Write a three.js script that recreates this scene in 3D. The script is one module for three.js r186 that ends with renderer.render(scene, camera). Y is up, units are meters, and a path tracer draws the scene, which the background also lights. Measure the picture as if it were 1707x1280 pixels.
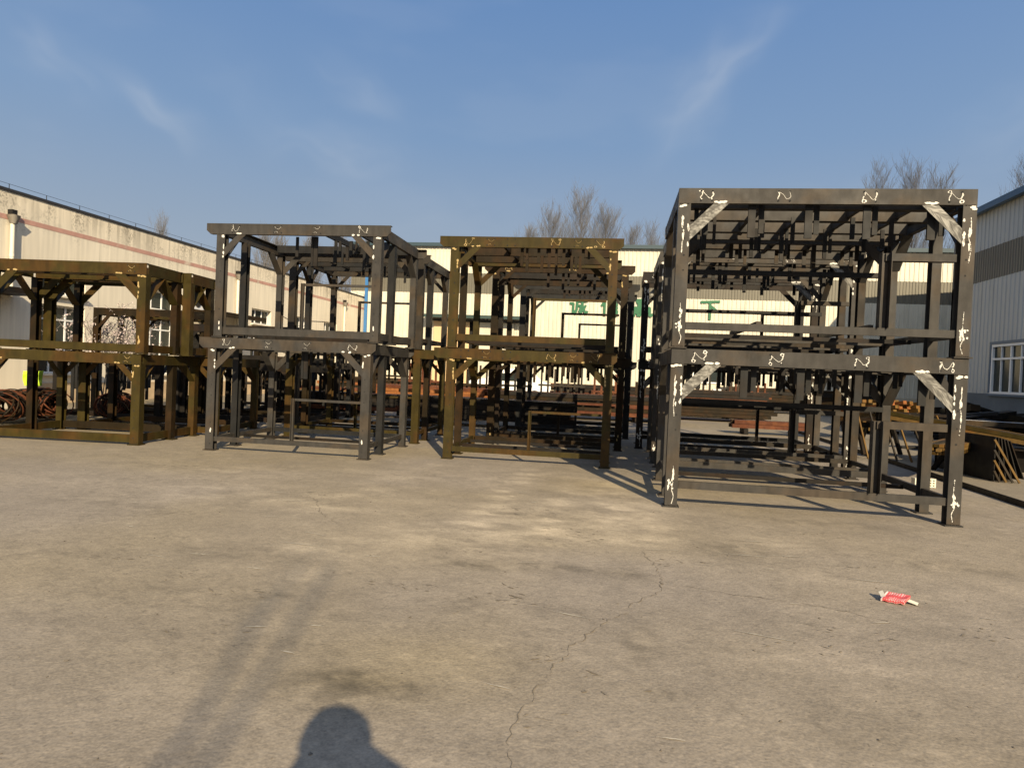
import * as THREE from 'three';
import { mergeGeometries } from 'three/addons/utils/BufferGeometryUtils.js';
import { MarchingCubes } from 'three/addons/objects/MarchingCubes.js';

// ------------------------------------------------------------------ camera, sky, sun, exposure
const D2R = Math.PI / 180;
const scene = new THREE.Scene();
const camera = new THREE.PerspectiveCamera(2 * Math.atan(640 / 1150) / D2R, 1024 / 767, 0.03, 600);
camera.rotation.order = 'YXZ';
camera.position.set(0, 1.55, 0);
camera.rotation.set(-1.0 * D2R, 9.5 * D2R, 2.46 * D2R);
scene.add(camera);

const EXPOSURE = 1.7;
const SUN_AZ = 22 * D2R, SUN_EL = 26.5 * D2R;
const sunDir = new THREE.Vector3(Math.sin(SUN_AZ) * Math.cos(SUN_EL), Math.sin(SUN_EL), Math.cos(SUN_AZ) * Math.cos(SUN_EL));

// seeded randomness and noise
function rng(seed) { let s = seed >>> 0 || 1; return () => { s = (s + 0x6D2B79F5) >>> 0; let t = s; t = Math.imul(t ^ (t >>> 15), t | 1); t ^= t + Math.imul(t ^ (t >>> 7), t | 61); return ((t ^ (t >>> 14)) >>> 0) / 4294967296; }; }
function h2(ix, iy, s) { let n = Math.imul(ix, 374761393) + Math.imul(iy, 668265263) + Math.imul(s, 2147483647 ^ 0x5bd1e995); n = Math.imul(n ^ (n >>> 13), 1274126177); n ^= n >>> 16; return (n >>> 0) / 4294967296; }
const mod = (a, n) => ((a % n) + n) % n;
function vnoise(x, y, s = 0, per = 0) {
  const xi = Math.floor(x), yi = Math.floor(y), fx = x - xi, fy = y - yi, u = fx * fx * (3 - 2 * fx), v = fy * fy * (3 - 2 * fy);
  const X0 = per ? mod(xi, per) : xi, X1 = per ? mod(xi + 1, per) : xi + 1, Y0 = per ? mod(yi, per) : yi, Y1 = per ? mod(yi + 1, per) : yi + 1;
  const a = h2(X0, Y0, s), b = h2(X1, Y0, s), c = h2(X0, Y1, s), d = h2(X1, Y1, s);
  return a + (b - a) * u + (c - a) * v + (a - b - c + d) * u * v;
}
function fbm(x, y, oct = 4, s = 0, per = 0) { let t = 0, a = 0.5, n = 0; for (let i = 0; i < oct; i++) { t += a * vnoise(x, y, s + i * 17, per); n += a; x *= 2; y *= 2; per *= 2; a *= 0.5; } return t / n; }
const clamp = (x, a = 0, b = 1) => Math.min(b, Math.max(a, x));
const sstep = (a, b, x) => { const t = clamp((x - a) / (b - a)); return t * t * (3 - 2 * t); };
const lerp = (a, b, t) => a + (b - a) * t;

{ // computed sky: clear spring blue, paler towards the horizon, thin wisps of cirrus
  const w = 2048, h = 1024, data = new Float32Array(w * h * 4);
  const lin = (r, g, b) => [r, g, b].map(v => Math.pow(v / 255, 2.2));
  const stops = [[-90, lin(150, 150, 145)], [-1, lin(172, 180, 192)], [2, lin(168, 178, 190)], [10, lin(148, 166, 187)], [18, lin(125, 154, 190)], [28, lin(104, 139, 186)], [50, lin(78, 116, 170)], [90, lin(62, 100, 155)]];
  // wisps: azimuth, elevation, long half-size, short half-size, turn, strength
  const wisps = [[5.2, 22.4, 3.4, 1.5, 52, .20], [7.6, 25.2, 2.6, .8, 45, .10], [2.6, 19.6, 3.0, 1.2, 45, .08], [-36.8, 17.2, 2.6, .8, -32, .17], [-38.5, 18.4, 2.4, .9, -32, .10], [-43.8, 19.2, 2.6, 1.6, -30, .13], [-24, 16.6, 4.2, 1.5, -4, .13], [-22.6, 21, 2.6, 1.2, -30, .10], [-31, 19.5, 4, 1.4, -30, .05], [26.5, 18, 3.0, 1.8, 30, .09], [-12, 13, 9, 2.2, 8, .05], [15, 13, 9, 2, -5, .05], [70, 24, 11, 2.6, 30, .16], [-95, 22, 12, 3, -20, .16], [150, 27, 14, 3, 12, .16], [-150, 18, 13, 3, -14, .16]];
  for (let j = 0; j < h; j++) {
    const el = ((j + .5) / h - .5) * 180;
    let k = 0; while (k < stops.length - 2 && el > stops[k + 1][0]) k++;
    const t = clamp((el - stops[k][0]) / (stops[k + 1][0] - stops[k][0])), A = stops[k][1], B = stops[k + 1][1];
    for (let i = 0; i < w; i++) {
      const phi = ((i + .5) / w - .5) * Math.PI * 2, az = Math.atan2(Math.cos(phi), -Math.sin(phi)) / D2R;   // azimuth from -z towards +x
      let c = [lerp(A[0], B[0], t), lerp(A[1], B[1], t), lerp(A[2], B[2], t)];
      if (el > -2 && el < 60) {
        let f = 0;
        const wx = (vnoise(az * .35 + 300, el * .5 + 40, 5) - .5) * 2.2, wy = (vnoise(az * .4 + 90, el * .6 + 11, 6) - .5) * 1.6;
        for (const [a, e, L, S, turn, str] of wisps) {
          let dx = mod(az - a + 180, 360) - 180, dy = el - e; dx *= Math.cos(e * D2R);
          if (Math.abs(dx) > L * 3.2 || Math.abs(dy) > L * 3.2) continue;
          dx += wx; dy += wy;
          const ca = Math.cos(turn * D2R), sa = Math.sin(turn * D2R), u = dx * ca + dy * sa, v = -dx * sa + dy * ca;
          const g = Math.exp(-(u * u) / (L * L) - (v * v) / (S * S));
          if (g > .004) f += g * str * (.25 + 1.3 * fbm(u * .55 + a, v * 1.7 + e, 4, 31));
        }
        f += .05 * sstep(.52, .8, fbm(az * .09 + 50, el * .3 + 7, 5, 77));
        f = clamp(f, 0, .6);
        c = [lerp(c[0], .60, f), lerp(c[1], .64, f), lerp(c[2], .70, f)];
      }
      { // haze glow added around the sun, unseen behind the camera, to lift the shadow fill
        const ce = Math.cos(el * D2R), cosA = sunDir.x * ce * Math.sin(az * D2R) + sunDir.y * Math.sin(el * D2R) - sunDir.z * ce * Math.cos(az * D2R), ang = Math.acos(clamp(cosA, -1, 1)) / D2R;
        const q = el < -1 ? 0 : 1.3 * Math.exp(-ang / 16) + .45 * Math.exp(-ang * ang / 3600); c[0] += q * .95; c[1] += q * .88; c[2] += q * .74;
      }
      const o = (j * w + i) * 4; data[o] = c[0] / EXPOSURE; data[o + 1] = c[1] / EXPOSURE; data[o + 2] = c[2] / EXPOSURE; data[o + 3] = 1;
    }
  }
  const sky = new THREE.DataTexture(data, w, h, THREE.RGBAFormat, THREE.FloatType);
  sky.mapping = THREE.EquirectangularReflectionMapping; sky.magFilter = THREE.LinearFilter; sky.minFilter = THREE.LinearFilter; sky.wrapS = THREE.RepeatWrapping; sky.needsUpdate = true;
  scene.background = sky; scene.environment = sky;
}
const sun = new THREE.DirectionalLight(new THREE.Color().setRGB(1, .82, .56), 4.6);
sun.position.copy(sunDir).multiplyScalar(80).add(new THREE.Vector3(0, 0, -18));
sun.target.position.set(0, 0, -18); scene.add(sun.target);
sun.castShadow = true; sun.shadow.mapSize.set(4096, 4096);
Object.assign(sun.shadow.camera, { left: -50, right: 50, top: 50, bottom: -50, near: 1, far: 200 });
scene.add(sun);

const renderer = new THREE.WebGLRenderer({ antialias: true });
renderer.toneMapping = THREE.LinearToneMapping;
renderer.toneMappingExposure = EXPOSURE;
renderer.shadowMap.enabled = true;

// ------------------------------------------------------------------ helpers
const used = new Map();
function numbered(name) { const n = used.get(name) || 0; used.set(name, n + 1); return n ? `${name}_${String(n).padStart(3, '0')}` : name; }
function mesh(name, geo, mat, parent) {
  const m = new THREE.Mesh(Array.isArray(geo) ? (geo.length > 1 ? mergeGeometries(geo.map(plain)) : geo[0]) : geo, mat);
  m.name = parent ? name : numbered(name); m.castShadow = m.receiveShadow = true;
  (parent || scene).add(m); return m;
}
function plain(g) { const n = g.index ? g.toNonIndexed() : g; for (const k of Object.keys(n.attributes)) if (!['position', 'normal', 'uv'].includes(k)) n.deleteAttribute(k); return n; }
function thing(name, label, category, pos = [0, 0, 0], rotY = 0, group) {
  const o = new THREE.Group(); o.name = numbered(name); o.position.set(...pos); o.rotation.y = rotY;
  o.userData = { label, category }; if (group) o.userData.group = group; scene.add(o); return o;
}
function tag(o, label, category, group) { o.userData = { ...o.userData, label, category }; if (group) o.userData.group = group; return o; }
const V = (x, y, z) => new THREE.Vector3(x, y, z);
// world-size uv by dominant normal, with an offset so that pieces differ
function boxUV(g, ou = 0, ov = 0) {
  g = g.index ? g.toNonIndexed() : g; const p = g.attributes.position, n = g.attributes.normal, uv = new Float32Array(p.count * 2);
  for (let i = 0; i < p.count; i++) {
    const ax = Math.abs(n.getX(i)), ay = Math.abs(n.getY(i)), az = Math.abs(n.getZ(i)), x = p.getX(i), y = p.getY(i), z = p.getZ(i);
    let u, v; if (ay > ax && ay > az) { u = x; v = z; } else if (ax > az) { u = z; v = y; } else { u = x; v = y; }
    uv[2 * i] = u + ou; uv[2 * i + 1] = v + ov;
  }
  g.setAttribute('uv', new THREE.BufferAttribute(uv, 2)); return g;
}
let uvo = rng(5);
function box(w, h, d, x = 0, y = 0, z = 0) { const g = new THREE.BoxGeometry(w, h, d); g.translate(x, y, z); return boxUV(g, uvo() * 3, uvo() * 3); }
function place(g, m) { g.applyMatrix4(m); return g; }
const E3 = (x, y, z, rx, ry, rz) => new THREE.Matrix4().compose(V(x, y, z), new THREE.Quaternion().setFromEuler(new THREE.Euler(rx, ry, rz)), V(1, 1, 1));
function between(a, b, w, h, roll = 0) { // a square bar from a to b
  const d = b.clone().sub(a), L = d.length(); const g = new THREE.BoxGeometry(w, h, L); boxUV(g);
  const gg = boxUV(g, uvo() * 3, uvo() * 3); const m = new THREE.Matrix4().lookAt(a, b, V(0, 1, 0.001)); const q = new THREE.Quaternion().setFromRotationMatrix(m);
  if (roll) q.multiply(new THREE.Quaternion().setFromAxisAngle(V(0, 0, 1), roll));
  return gg.applyMatrix4(new THREE.Matrix4().compose(a.clone().add(b).multiplyScalar(.5), q, V(1, 1, 1)));
}
// an open channel: width w (web), flange f, thickness t, length L along +y from 0; web lies at x=0..t, flanges towards +x
function channelY(w, f, t, L) {
  const s = new THREE.Shape([[0, -w / 2], [f, -w / 2], [f, -w / 2 + t], [t, -w / 2 + t], [t, w / 2 - t], [f, w / 2 - t], [f, w / 2], [0, w / 2]].map(p => new THREE.Vector2(...p)));
  const g = new THREE.ExtrudeGeometry(s, { depth: L, bevelEnabled: false }); g.rotateX(-Math.PI / 2); // shape y -> -z ; extrude z -> y
  return boxUV(g, uvo() * 3, uvo() * 3);
}
function tri(path, r, seg = 3) { return new THREE.TubeGeometry(path, 1, r, seg, false); }

// ------------------------------------------------------------------ textures and materials
function tex(w, h, fn, repX = 1, repY = 1, srgb = true) {
  const d = new Uint8Array(w * h * 4);
  for (let j = 0; j < h; j++) for (let i = 0; i < w; i++) { const c = fn(i / w, j / h); const o = (j * w + i) * 4; for (let k = 0; k < 3; k++) { let v = clamp(c[k]); if (srgb) v = v <= .0031308 ? v * 12.92 : 1.055 * Math.pow(v, 1 / 2.4) - .055; d[o + k] = v * 255; } d[o + 3] = 255; }
  const t = new THREE.DataTexture(d, w, h, THREE.RGBAFormat); t.magFilter = THREE.LinearFilter; t.minFilter = THREE.LinearMipmapLinearFilter; t.generateMipmaps = true;
  t.wrapS = t.wrapT = THREE.RepeatWrapping; t.repeat.set(repX, repY); if (srgb) t.colorSpace = THREE.SRGBColorSpace; t.needsUpdate = true; return t;
}
const steelTex = (base, rust, amt, seed) => tex(512, 512, (u, v) => {
  const a = fbm(u * 6, v * 6, 5, seed, 6), b = fbm(u * 40, v * 10, 3, seed + 50, 0 || 40), c = vnoise(u * 256, v * 256, seed + 9, 256);
  const r = sstep(.45, .72, a) * amt, d = fbm(u * 14, v * 14, 4, seed + 70, 14), k = (.50 + .5 * b + .5 * d) * (1 + .16 * (c - .5));
  return [0, 1, 2].map(i => lerp(base[i], rust[i], r) * k);
}, .5, .5);
const steelRough = tex(256, 256, (u, v) => { const a = fbm(u * 8, v * 8, 4, 91, 8); return [a, .35 + .5 * a, a]; }, .7, .7, false);
const metal = (map, rough = .9) => new THREE.MeshPhysicalMaterial({ map, roughness: rough, roughnessMap: steelRough, metalness: 0, specularIntensity: .3 });
const M = {
  grey: metal(steelTex([.027, .0232, .0185], [.044, .030, .0165], .8, 1)),
  steel: metal(steelTex([.040, .0375, .034], [.058, .043, .028], .6, 21)),
  dark: metal(steelTex([.013, .011, .009], [.022, .013, .007], .7, 2)),
  char: metal(steelTex([.016, .016, .0155], [.026, .019, .013], .5, 12)),
  ochre: metal(steelTex([.033, .0245, .0052], [.052, .026, .006], .75, 3), .95),
  umber: metal(steelTex([.014, .0092, .0032], [.027, .0135, .004], .8, 13), .95),
  rust: metal(steelTex([.085, .029, .014], [.14, .052, .021], .9, 4), 1.1),
  orange: metal(steelTex([.22, .085, .026], [.15, .052, .02], .8, 5), 1),
  tan: metal(steelTex([.12, .072, .022], [.15, .072, .018], .8, 6), 1),
  brushed: metal(tex(256, 256, (u, v) => { const st = fbm(u * 30, v * 60, 4, 33, 0), a = sstep(.35, .8, st * .6 + .4 * fbm(u * 18, v * 18, 3, 34, 18)) * .7; return [.085, .082, .073].map((c, i) => lerp(c, [.42, .41, .37][i], a)); }, 1, 1), .9),
  white: new THREE.MeshStandardMaterial({ color: new THREE.Color().setRGB(.60, .585, .53), roughness: .8 }),
  chalk: new THREE.MeshStandardMaterial({ color: new THREE.Color().setRGB(.36, .26, .11), roughness: .9 }),
  hole: new THREE.MeshStandardMaterial({ color: new THREE.Color().setRGB(.01, .01, .01), roughness: .9 }),
  green: new THREE.MeshStandardMaterial({ color: new THREE.Color().setRGB(.012, .11, .045), roughness: .6 }),
  black: new THREE.MeshStandardMaterial({ color: new THREE.Color().setRGB(.02, .02, .022), roughness: .6 }),
  glass: new THREE.MeshPhysicalMaterial({ color: new THREE.Color().setRGB(.022, .028, .026), roughness: .1, metalness: 0, specularIntensity: .45 }),
  frame: new THREE.MeshStandardMaterial({ color: new THREE.Color().setRGB(.72, .72, .70), roughness: .5 }),
  blue: new THREE.MeshStandardMaterial({ color: new THREE.Color().setRGB(.03, .14, .34), roughness: .5 }),
  roofTrim: new THREE.MeshStandardMaterial({ color: new THREE.Color().setRGB(.02, .045, .06), roughness: .6 }),
  roofBlue: new THREE.MeshStandardMaterial({ color: new THREE.Color().setRGB(.035, .085, .15), roughness: .5 }),
  pipe: new THREE.MeshStandardMaterial({ color: new THREE.Color().setRGB(.66, .62, .50), roughness: .6 }),
};

// ------------------------------------------------------------------ ground
const fineConcrete = tex(2048, 2048, (u, v) => { // 6 m tile
  const a = fbm(u * 24, v * 24, 5, 201, 24), b = vnoise(u * 1024, v * 1024, 202, 1024), c = vnoise(u * 512, v * 512, 203, 512), d = fbm(u * 150, v * 150, 3, 204, 150);
  let k = .80 + .22 * (a - .5) + .24 * (b - .5) + .17 * (c - .5) + .22 * (d - .5);
  const pit = vnoise(u * 300, v * 300, 205, 300); if (pit > .93) k *= 1 - (pit - .93) * 6; if (pit < .05) k *= 1.12;
  return [k, k * .995, k * .985];
}, 1, 1);
const fineBump = tex(1024, 1024, (u, v) => { const k = .5 + .5 * (fbm(u * 90, v * 90, 3, 211, 90) - .5) + .35 * (vnoise(u * 512, v * 512, 212, 512) - .5) + .25 * (fbm(u * 12, v * 12, 3, 213, 12) - .5); return [k, k, k]; }, 1, 1, false);
const groundMat = new THREE.MeshStandardMaterial({ vertexColors: true, map: fineConcrete, bumpMap: fineBump, bumpScale: .005, roughness: .95 });
function groundColour(x, z) {
  let k = 1, warm = 0;
  const big = fbm(x * .16 + 10, z * .16 + 4, 4, 301), mid = fbm(x * .7, z * .7, 4, 302), fin = fbm(x * 3.1, z * 3.1, 4, 303), st = fbm(x * .45 + 3, z * 2.6, 4, 304), st2 = fbm(x * 2.2, z * .5, 3, 305);
  k *= .76 + .30 * big + .17 * mid + .10 * fin + .15 * st + .15 * (st2 - .5) + .03;
  warm += (fbm(x * .3 + 40, z * .3, 4, 306) - .5) * 1.1 + (mid - .5) * .4;
  // pale cement patches and scuffs
  const pale = (px, pz, rx, rz, s, seed) => { const dx = (x - px) / rx, dz = (z - pz) / rz, d = dx * dx + dz * dz; if (d < 4) { const n = fbm(x * 2.6 + seed, z * 5, 4, 320 + seed); k *= 1 + s * Math.exp(-d * 1.2) * sstep(.35, .7, n); } };
  pale(-1.35, -6.6, .9, 1.2, .55, 1); pale(-.2, -8.2, .8, 1.6, .5, 2); pale(-.15, -6.9, .6, .6, .5, 3); pale(-4.2, -7.3, 1.6, .7, .3, 4); pale(-2.6, -5.4, .35, .18, .45, 5); pale(1.3, -6.9, .5, .35, .4, 6); pale(-5.5, -8.8, 2.2, .5, .25, 7); pale(2.5, -5.9, 1.4, .3, .25, 8); pale(1.0, -4.1, .9, .2, .3, 9); pale(-2.2, -9.6, 2, .5, .3, 10); pale(-.6, -10.4, 1.4, .5, .35, 11); pale(-1.9, -2.8, .5, .25, .25, 12); pale(-.35, -2.55, .6, .25, .22, 13); pale(.6, -2.7, .7, .2, .22, 14);
  pale(-1.45, -8.4, .28, 2.6, .6, 15); pale(-.75, -7.6, .22, 2.4, .4, 16); pale(-.15, -8.6, .3, 2.2, .6, 17); pale(.35, -6.8, .2, 1.8, .3, 18); pale(-3.1, -7.8, .5, 1.6, .35, 19); pale(-4.9, -7.6, .6, 1.2, .3, 20); pale(-2.2, -5.2, .3, 1.2, .3, 21);
  { const q = sstep(.38, .66, fbm(x * .34 + 7, z * .28 + 2, 3, 395)) * sstep(5, -1, x) * sstep(-1.5, -4.5, z); warm += .42 * q; k *= 1 - .05 * q; }
  // dark oily and muddy spots
  const spot = (px, pz, rx, rz, s, seed) => { const dx = (x - px) / rx, dz = (z - pz) / rz, d = dx * dx + dz * dz; if (d < 4) { const n = fbm(x * 7 + seed, z * 9, 4, 360 + seed); k *= 1 - s * Math.exp(-d) * sstep(.38, .62, n); warm += .4 * s * Math.exp(-d); } };
  spot(-1.22, -3.22, .24, .10, .8, 1); spot(-1.25, -3.10, .45, .17, .42, 2); spot(-.55, -5.5, .5, .12, .4, 3); spot(-1.1, -5.35, .34, .09, .45, 4); spot(1.1, -6.6, .4, .35, .3, 5); spot(.15, -4.1, .12, .3, .4, 6); spot(-1.0, -7.4, .7, .22, .3, 7); spot(2.9, -6.6, .6, .25, .3, 8); spot(-.6, -6.2, .22, .1, .45, 9); spot(.05, -5.5, .16, .12, .45, 10); spot(.2, -3.45, .16, .05, .4, 11); spot(-3.2, -5.1, .7, .2, .2, 12); spot(-2.5, -4.1, .9, .3, .18, 13); spot(1.6, -3.2, .8, .18, .16, 14); spot(-.9, -4.4, .6, .3, .22, 15); spot(-5.2, -6.4, 1.2, .3, .2, 16); spot(2.3, -8.2, 1.2, .22, .25, 17);
  const fl = fbm(x * 14, z * 22, 3, 383); k *= 1 - .15 * sstep(.60, .74, fl) * sstep(.45, .62, mid) ; k *= 1 + .16 * sstep(.62, .76, fbm(x * 11 + 9, z * 24, 3, 385)) * sstep(.5, .64, fbm(x * 1.1, z * 1.3, 3, 386));
  const speck = vnoise(x * 5.1, z * 7.3, 380); if (speck > .9 && mid > .52) k *= 1 - (speck - .9) * 1.6;
  // yellow-brown rust wash near the frames
  const rw = sstep(-6.5, -11, z) * sstep(.42, .7, fbm(x * .5, z * .6, 4, 390)) * .8 + .6 * Math.exp(-((x + 1.1) ** 2 / .5 + (z + 3.5) ** 2 / .25));
  warm += rw; k *= 1 - .06 * rw;
  k *= .94;
  if (z < -14) k *= 1 - .12 * sstep(-14, -20, z);
  const w = clamp(warm, -1, 1.4);
  return [.292 * k * (1 + .05 * w), .249 * k * (1 + .01 * w), .190 * k * (1 - .17 * w)];
}
{
  const axis = (a, b, s0, g, lim) => { const out = [a]; let x = a, s = s0; while (x < b) { s = Math.min(lim, s * g); x += s; out.push(Math.min(x, b)); } return out; };
  const xr = axis(0, 320, .034, 1.0, .034).slice(0, 1); // start at 0
  const half = []; { let x = 0, s = .036; while (x < 320) { half.push(x); if (x > 6) s *= 1.045; x += s; } half.push(320); }
  const xs = [...half.slice(1).reverse().map(v => -v), ...half];
  const zs = []; { let z = 40; while (z > -1.9) { zs.push(z); z -= z > 0 ? 4 : .25; } z = -1.9; let s = .034; while (z > -320) { zs.push(z); if (z < -7) s *= 1.022; if (z < -24) s *= 1.08; z -= s; } zs.push(-320); }
  const nx = xs.length, nz = zs.length, pos = new Float32Array(nx * nz * 3), uv = new Float32Array(nx * nz * 2), col = new Float32Array(nx * nz * 3), idx = [];
  for (let j = 0; j < nz; j++) for (let i = 0; i < nx; i++) {
    const o = j * nx + i, x = xs[i], z = zs[j]; pos[o * 3] = x; pos[o * 3 + 1] = 0; pos[o * 3 + 2] = z; uv[o * 2] = x / 6; uv[o * 2 + 1] = z / 6;
    const c = Math.abs(x) > 60 || z < -60 ? [.25, .21, .15] : groundColour(x, z); col.set(c, o * 3);
    if (i < nx - 1 && j < nz - 1) idx.push(o, o + 1, o + nx, o + 1, o + nx + 1, o + nx);
  }
  const g = new THREE.BufferGeometry(); g.setAttribute('position', new THREE.BufferAttribute(pos, 3)); g.setAttribute('uv', new THREE.BufferAttribute(uv, 2)); g.setAttribute('color', new THREE.BufferAttribute(col, 3)); g.setIndex(idx); g.computeVertexNormals();
  const ground = mesh('ground', g, groundMat); ground.userData.kind = 'structure';
  // cracks: thin irregular dark ribbons
  const crackMat = new THREE.MeshStandardMaterial({ color: new THREE.Color().setRGB(.165, .136, .096), roughness: 1 });
  const R = rng(77);
  const crack = (pts, w) => {
    const cv = new THREE.CatmullRomCurve3(pts.map(p => V(p[0], 0, p[1]))), L = cv.getLength(), n = Math.max(8, Math.round(L / .035)), P = [], I = []; let drift = 0;
    for (let i = 0; i <= n; i++) {
      const t = i / n, p = cv.getPointAt(t), d = cv.getTangentAt(t), nn = V(d.z, 0, -d.x); drift = drift * .72 + (R() - .5) * .05; const ww = w * (.05 + R() * R() * 1.7) * Math.min(1, 6 * t + .1, 6 * (1 - t) + .1);
      const q = p.clone().addScaledVector(nn, drift); const a = q.clone().addScaledVector(nn, ww / 2), b = q.clone().addScaledVector(nn, -ww / 2); P.push(a.x, .004, a.z, b.x, .004, b.z);
      if (i) { const k = i * 2; I.push(k - 2, k - 1, k, k - 1, k + 1, k); }
    }
    const cg = new THREE.BufferGeometry(); cg.setAttribute('position', new THREE.Float32BufferAttribute(P, 3)); cg.setIndex(I); cg.computeVertexNormals(); mesh('crack', cg, crackMat, ground);
  };
  crack([[-.42, -2.3], [-.42, -2.9], [-.36, -3.4], [-.28, -3.75], [-.12, -4.2], [.12, -4.75], [.3, -5.1], [.32, -5.6], [.2, -6.3]], .0095);
  crack([[.3, -5.35], [.9, -5.2], [1.5, -5.05], [2.0, -4.7]], .007);
  crack([[-3.9, -7.6], [-3.5, -7.4], [-3.0, -6.6], [-2.6, -6.3]], .008);
  crack([[-7.4, -8.6], [-6.9, -8.9], [-6.3, -8.9], [-5.8, -9.2]], .014);
  crack([[-5.4, -5.8], [-4.6, -6.0], [-4.2, -6.4]], .006);
  crack([[2.9, -3.6], [3.6, -3.2], [4.1, -3.1]], .008);
  { // pale drag scratches and chips of cement
    const Q = rng(91), S = [], D = [];
    const strip = (arr, x, z, L, w, a, y) => { const n = 6, dx = Math.cos(a), dz = Math.sin(a); let px = [], off = 0; for (let i = 0; i <= n; i++) { const t = i / n; off += (Q() - .5) * .006; const ww = w * (.25 + Q()) * Math.sin(Math.PI * (.06 + .88 * t)); px.push([x + dx * L * (t - .5) - dz * off, z + dz * L * (t - .5) + dx * off, ww]); } for (let i = 0; i < n; i++) { const [ax, az, aw] = px[i], [bx, bz, bw] = px[i + 1]; const q = [[ax - dz * aw, az + dx * aw], [ax + dz * aw, az - dx * aw], [bx + dz * bw, bz - dx * bw], [bx - dz * bw, bz + dx * bw]]; for (const k of [0, 2, 1, 0, 3, 2]) arr.push(q[k][0], y, q[k][1]); } };
    for (let i = 0; i < 46; i++) { const z = -2.6 - 6.4 * Q(), x = (Q() - .52) * (2.5 + -z * 1.15); strip(S, x, z, .08 + .3 * Q() * Q(), .004 + .006 * Q(), (Q() - .5) * .7, .0045); }
    for (const [x, z] of [[1.35, -7.0], [1.5, -6.5], [1.1, -6.4], [2.0, -5.9], [-4.1, -7.6], [-3.6, -7.2], [-2.7, -5.5], [.9, -4.4]]) strip(S, x, z, .3 + .25 * Q(), .008, (Q() - .5) * .5, .005);
    for (let i = 0; i < 26; i++) { const cx = (Q() - .55) * 9, cz = -2.7 - 6.2 * Q(), m = 4 + Math.floor(Q() * 9); for (let k = 0; k < m; k++) strip(D, cx + (Q() - .5) * .5, cz + (Q() - .5) * .22, .03 + .09 * Q() * Q(), .003 + .010 * Q() * Q(), (Q() - .5) * 1.8, .0043); }
    const mk = (arr, c, nm) => { const g2 = new THREE.BufferGeometry(); g2.setAttribute('position', new THREE.Float32BufferAttribute(arr, 3)); g2.computeVertexNormals(); const m = mesh(nm, g2, new THREE.MeshStandardMaterial({ color: new THREE.Color().setRGB(...c), roughness: 1, side: THREE.DoubleSide }), ground); m.userData.kind = 'stuff'; };
    mk(S, [.42, .38, .30], 'scratches'); mk(D, [.17, .142, .104], 'dirt_flecks');
  }
  crack([[-9, -9.4], [-4, -9.3], [0, -9.25], [.5, -9.2]], .006);
}
// raised concrete strip along the right side; kerb face coloured dark, its shade put into the material
const pavMat = new THREE.MeshStandardMaterial({ color: new THREE.Color().setRGB(.27, .23, .165), map: fineConcrete, bumpMap: fineBump, bumpScale: .006, roughness: .95 });
{
  const p = mesh('pavement', (() => { const g = new THREE.BoxGeometry(10, .12, 60); g.translate(5.43 + 5, .02, -8); const b = boxUV(g); const u = b.attributes.uv; for (let i = 0; i < u.count; i++) u.setXY(i, u.getX(i) / 6, u.getY(i) / 6); return b; })(), pavMat); p.userData.kind = 'structure';
  const e = mesh('kerb', [box(.03, .085, 60, 5.413, .0425, -8)], M.dark); e.userData.kind = 'structure';
}

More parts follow.
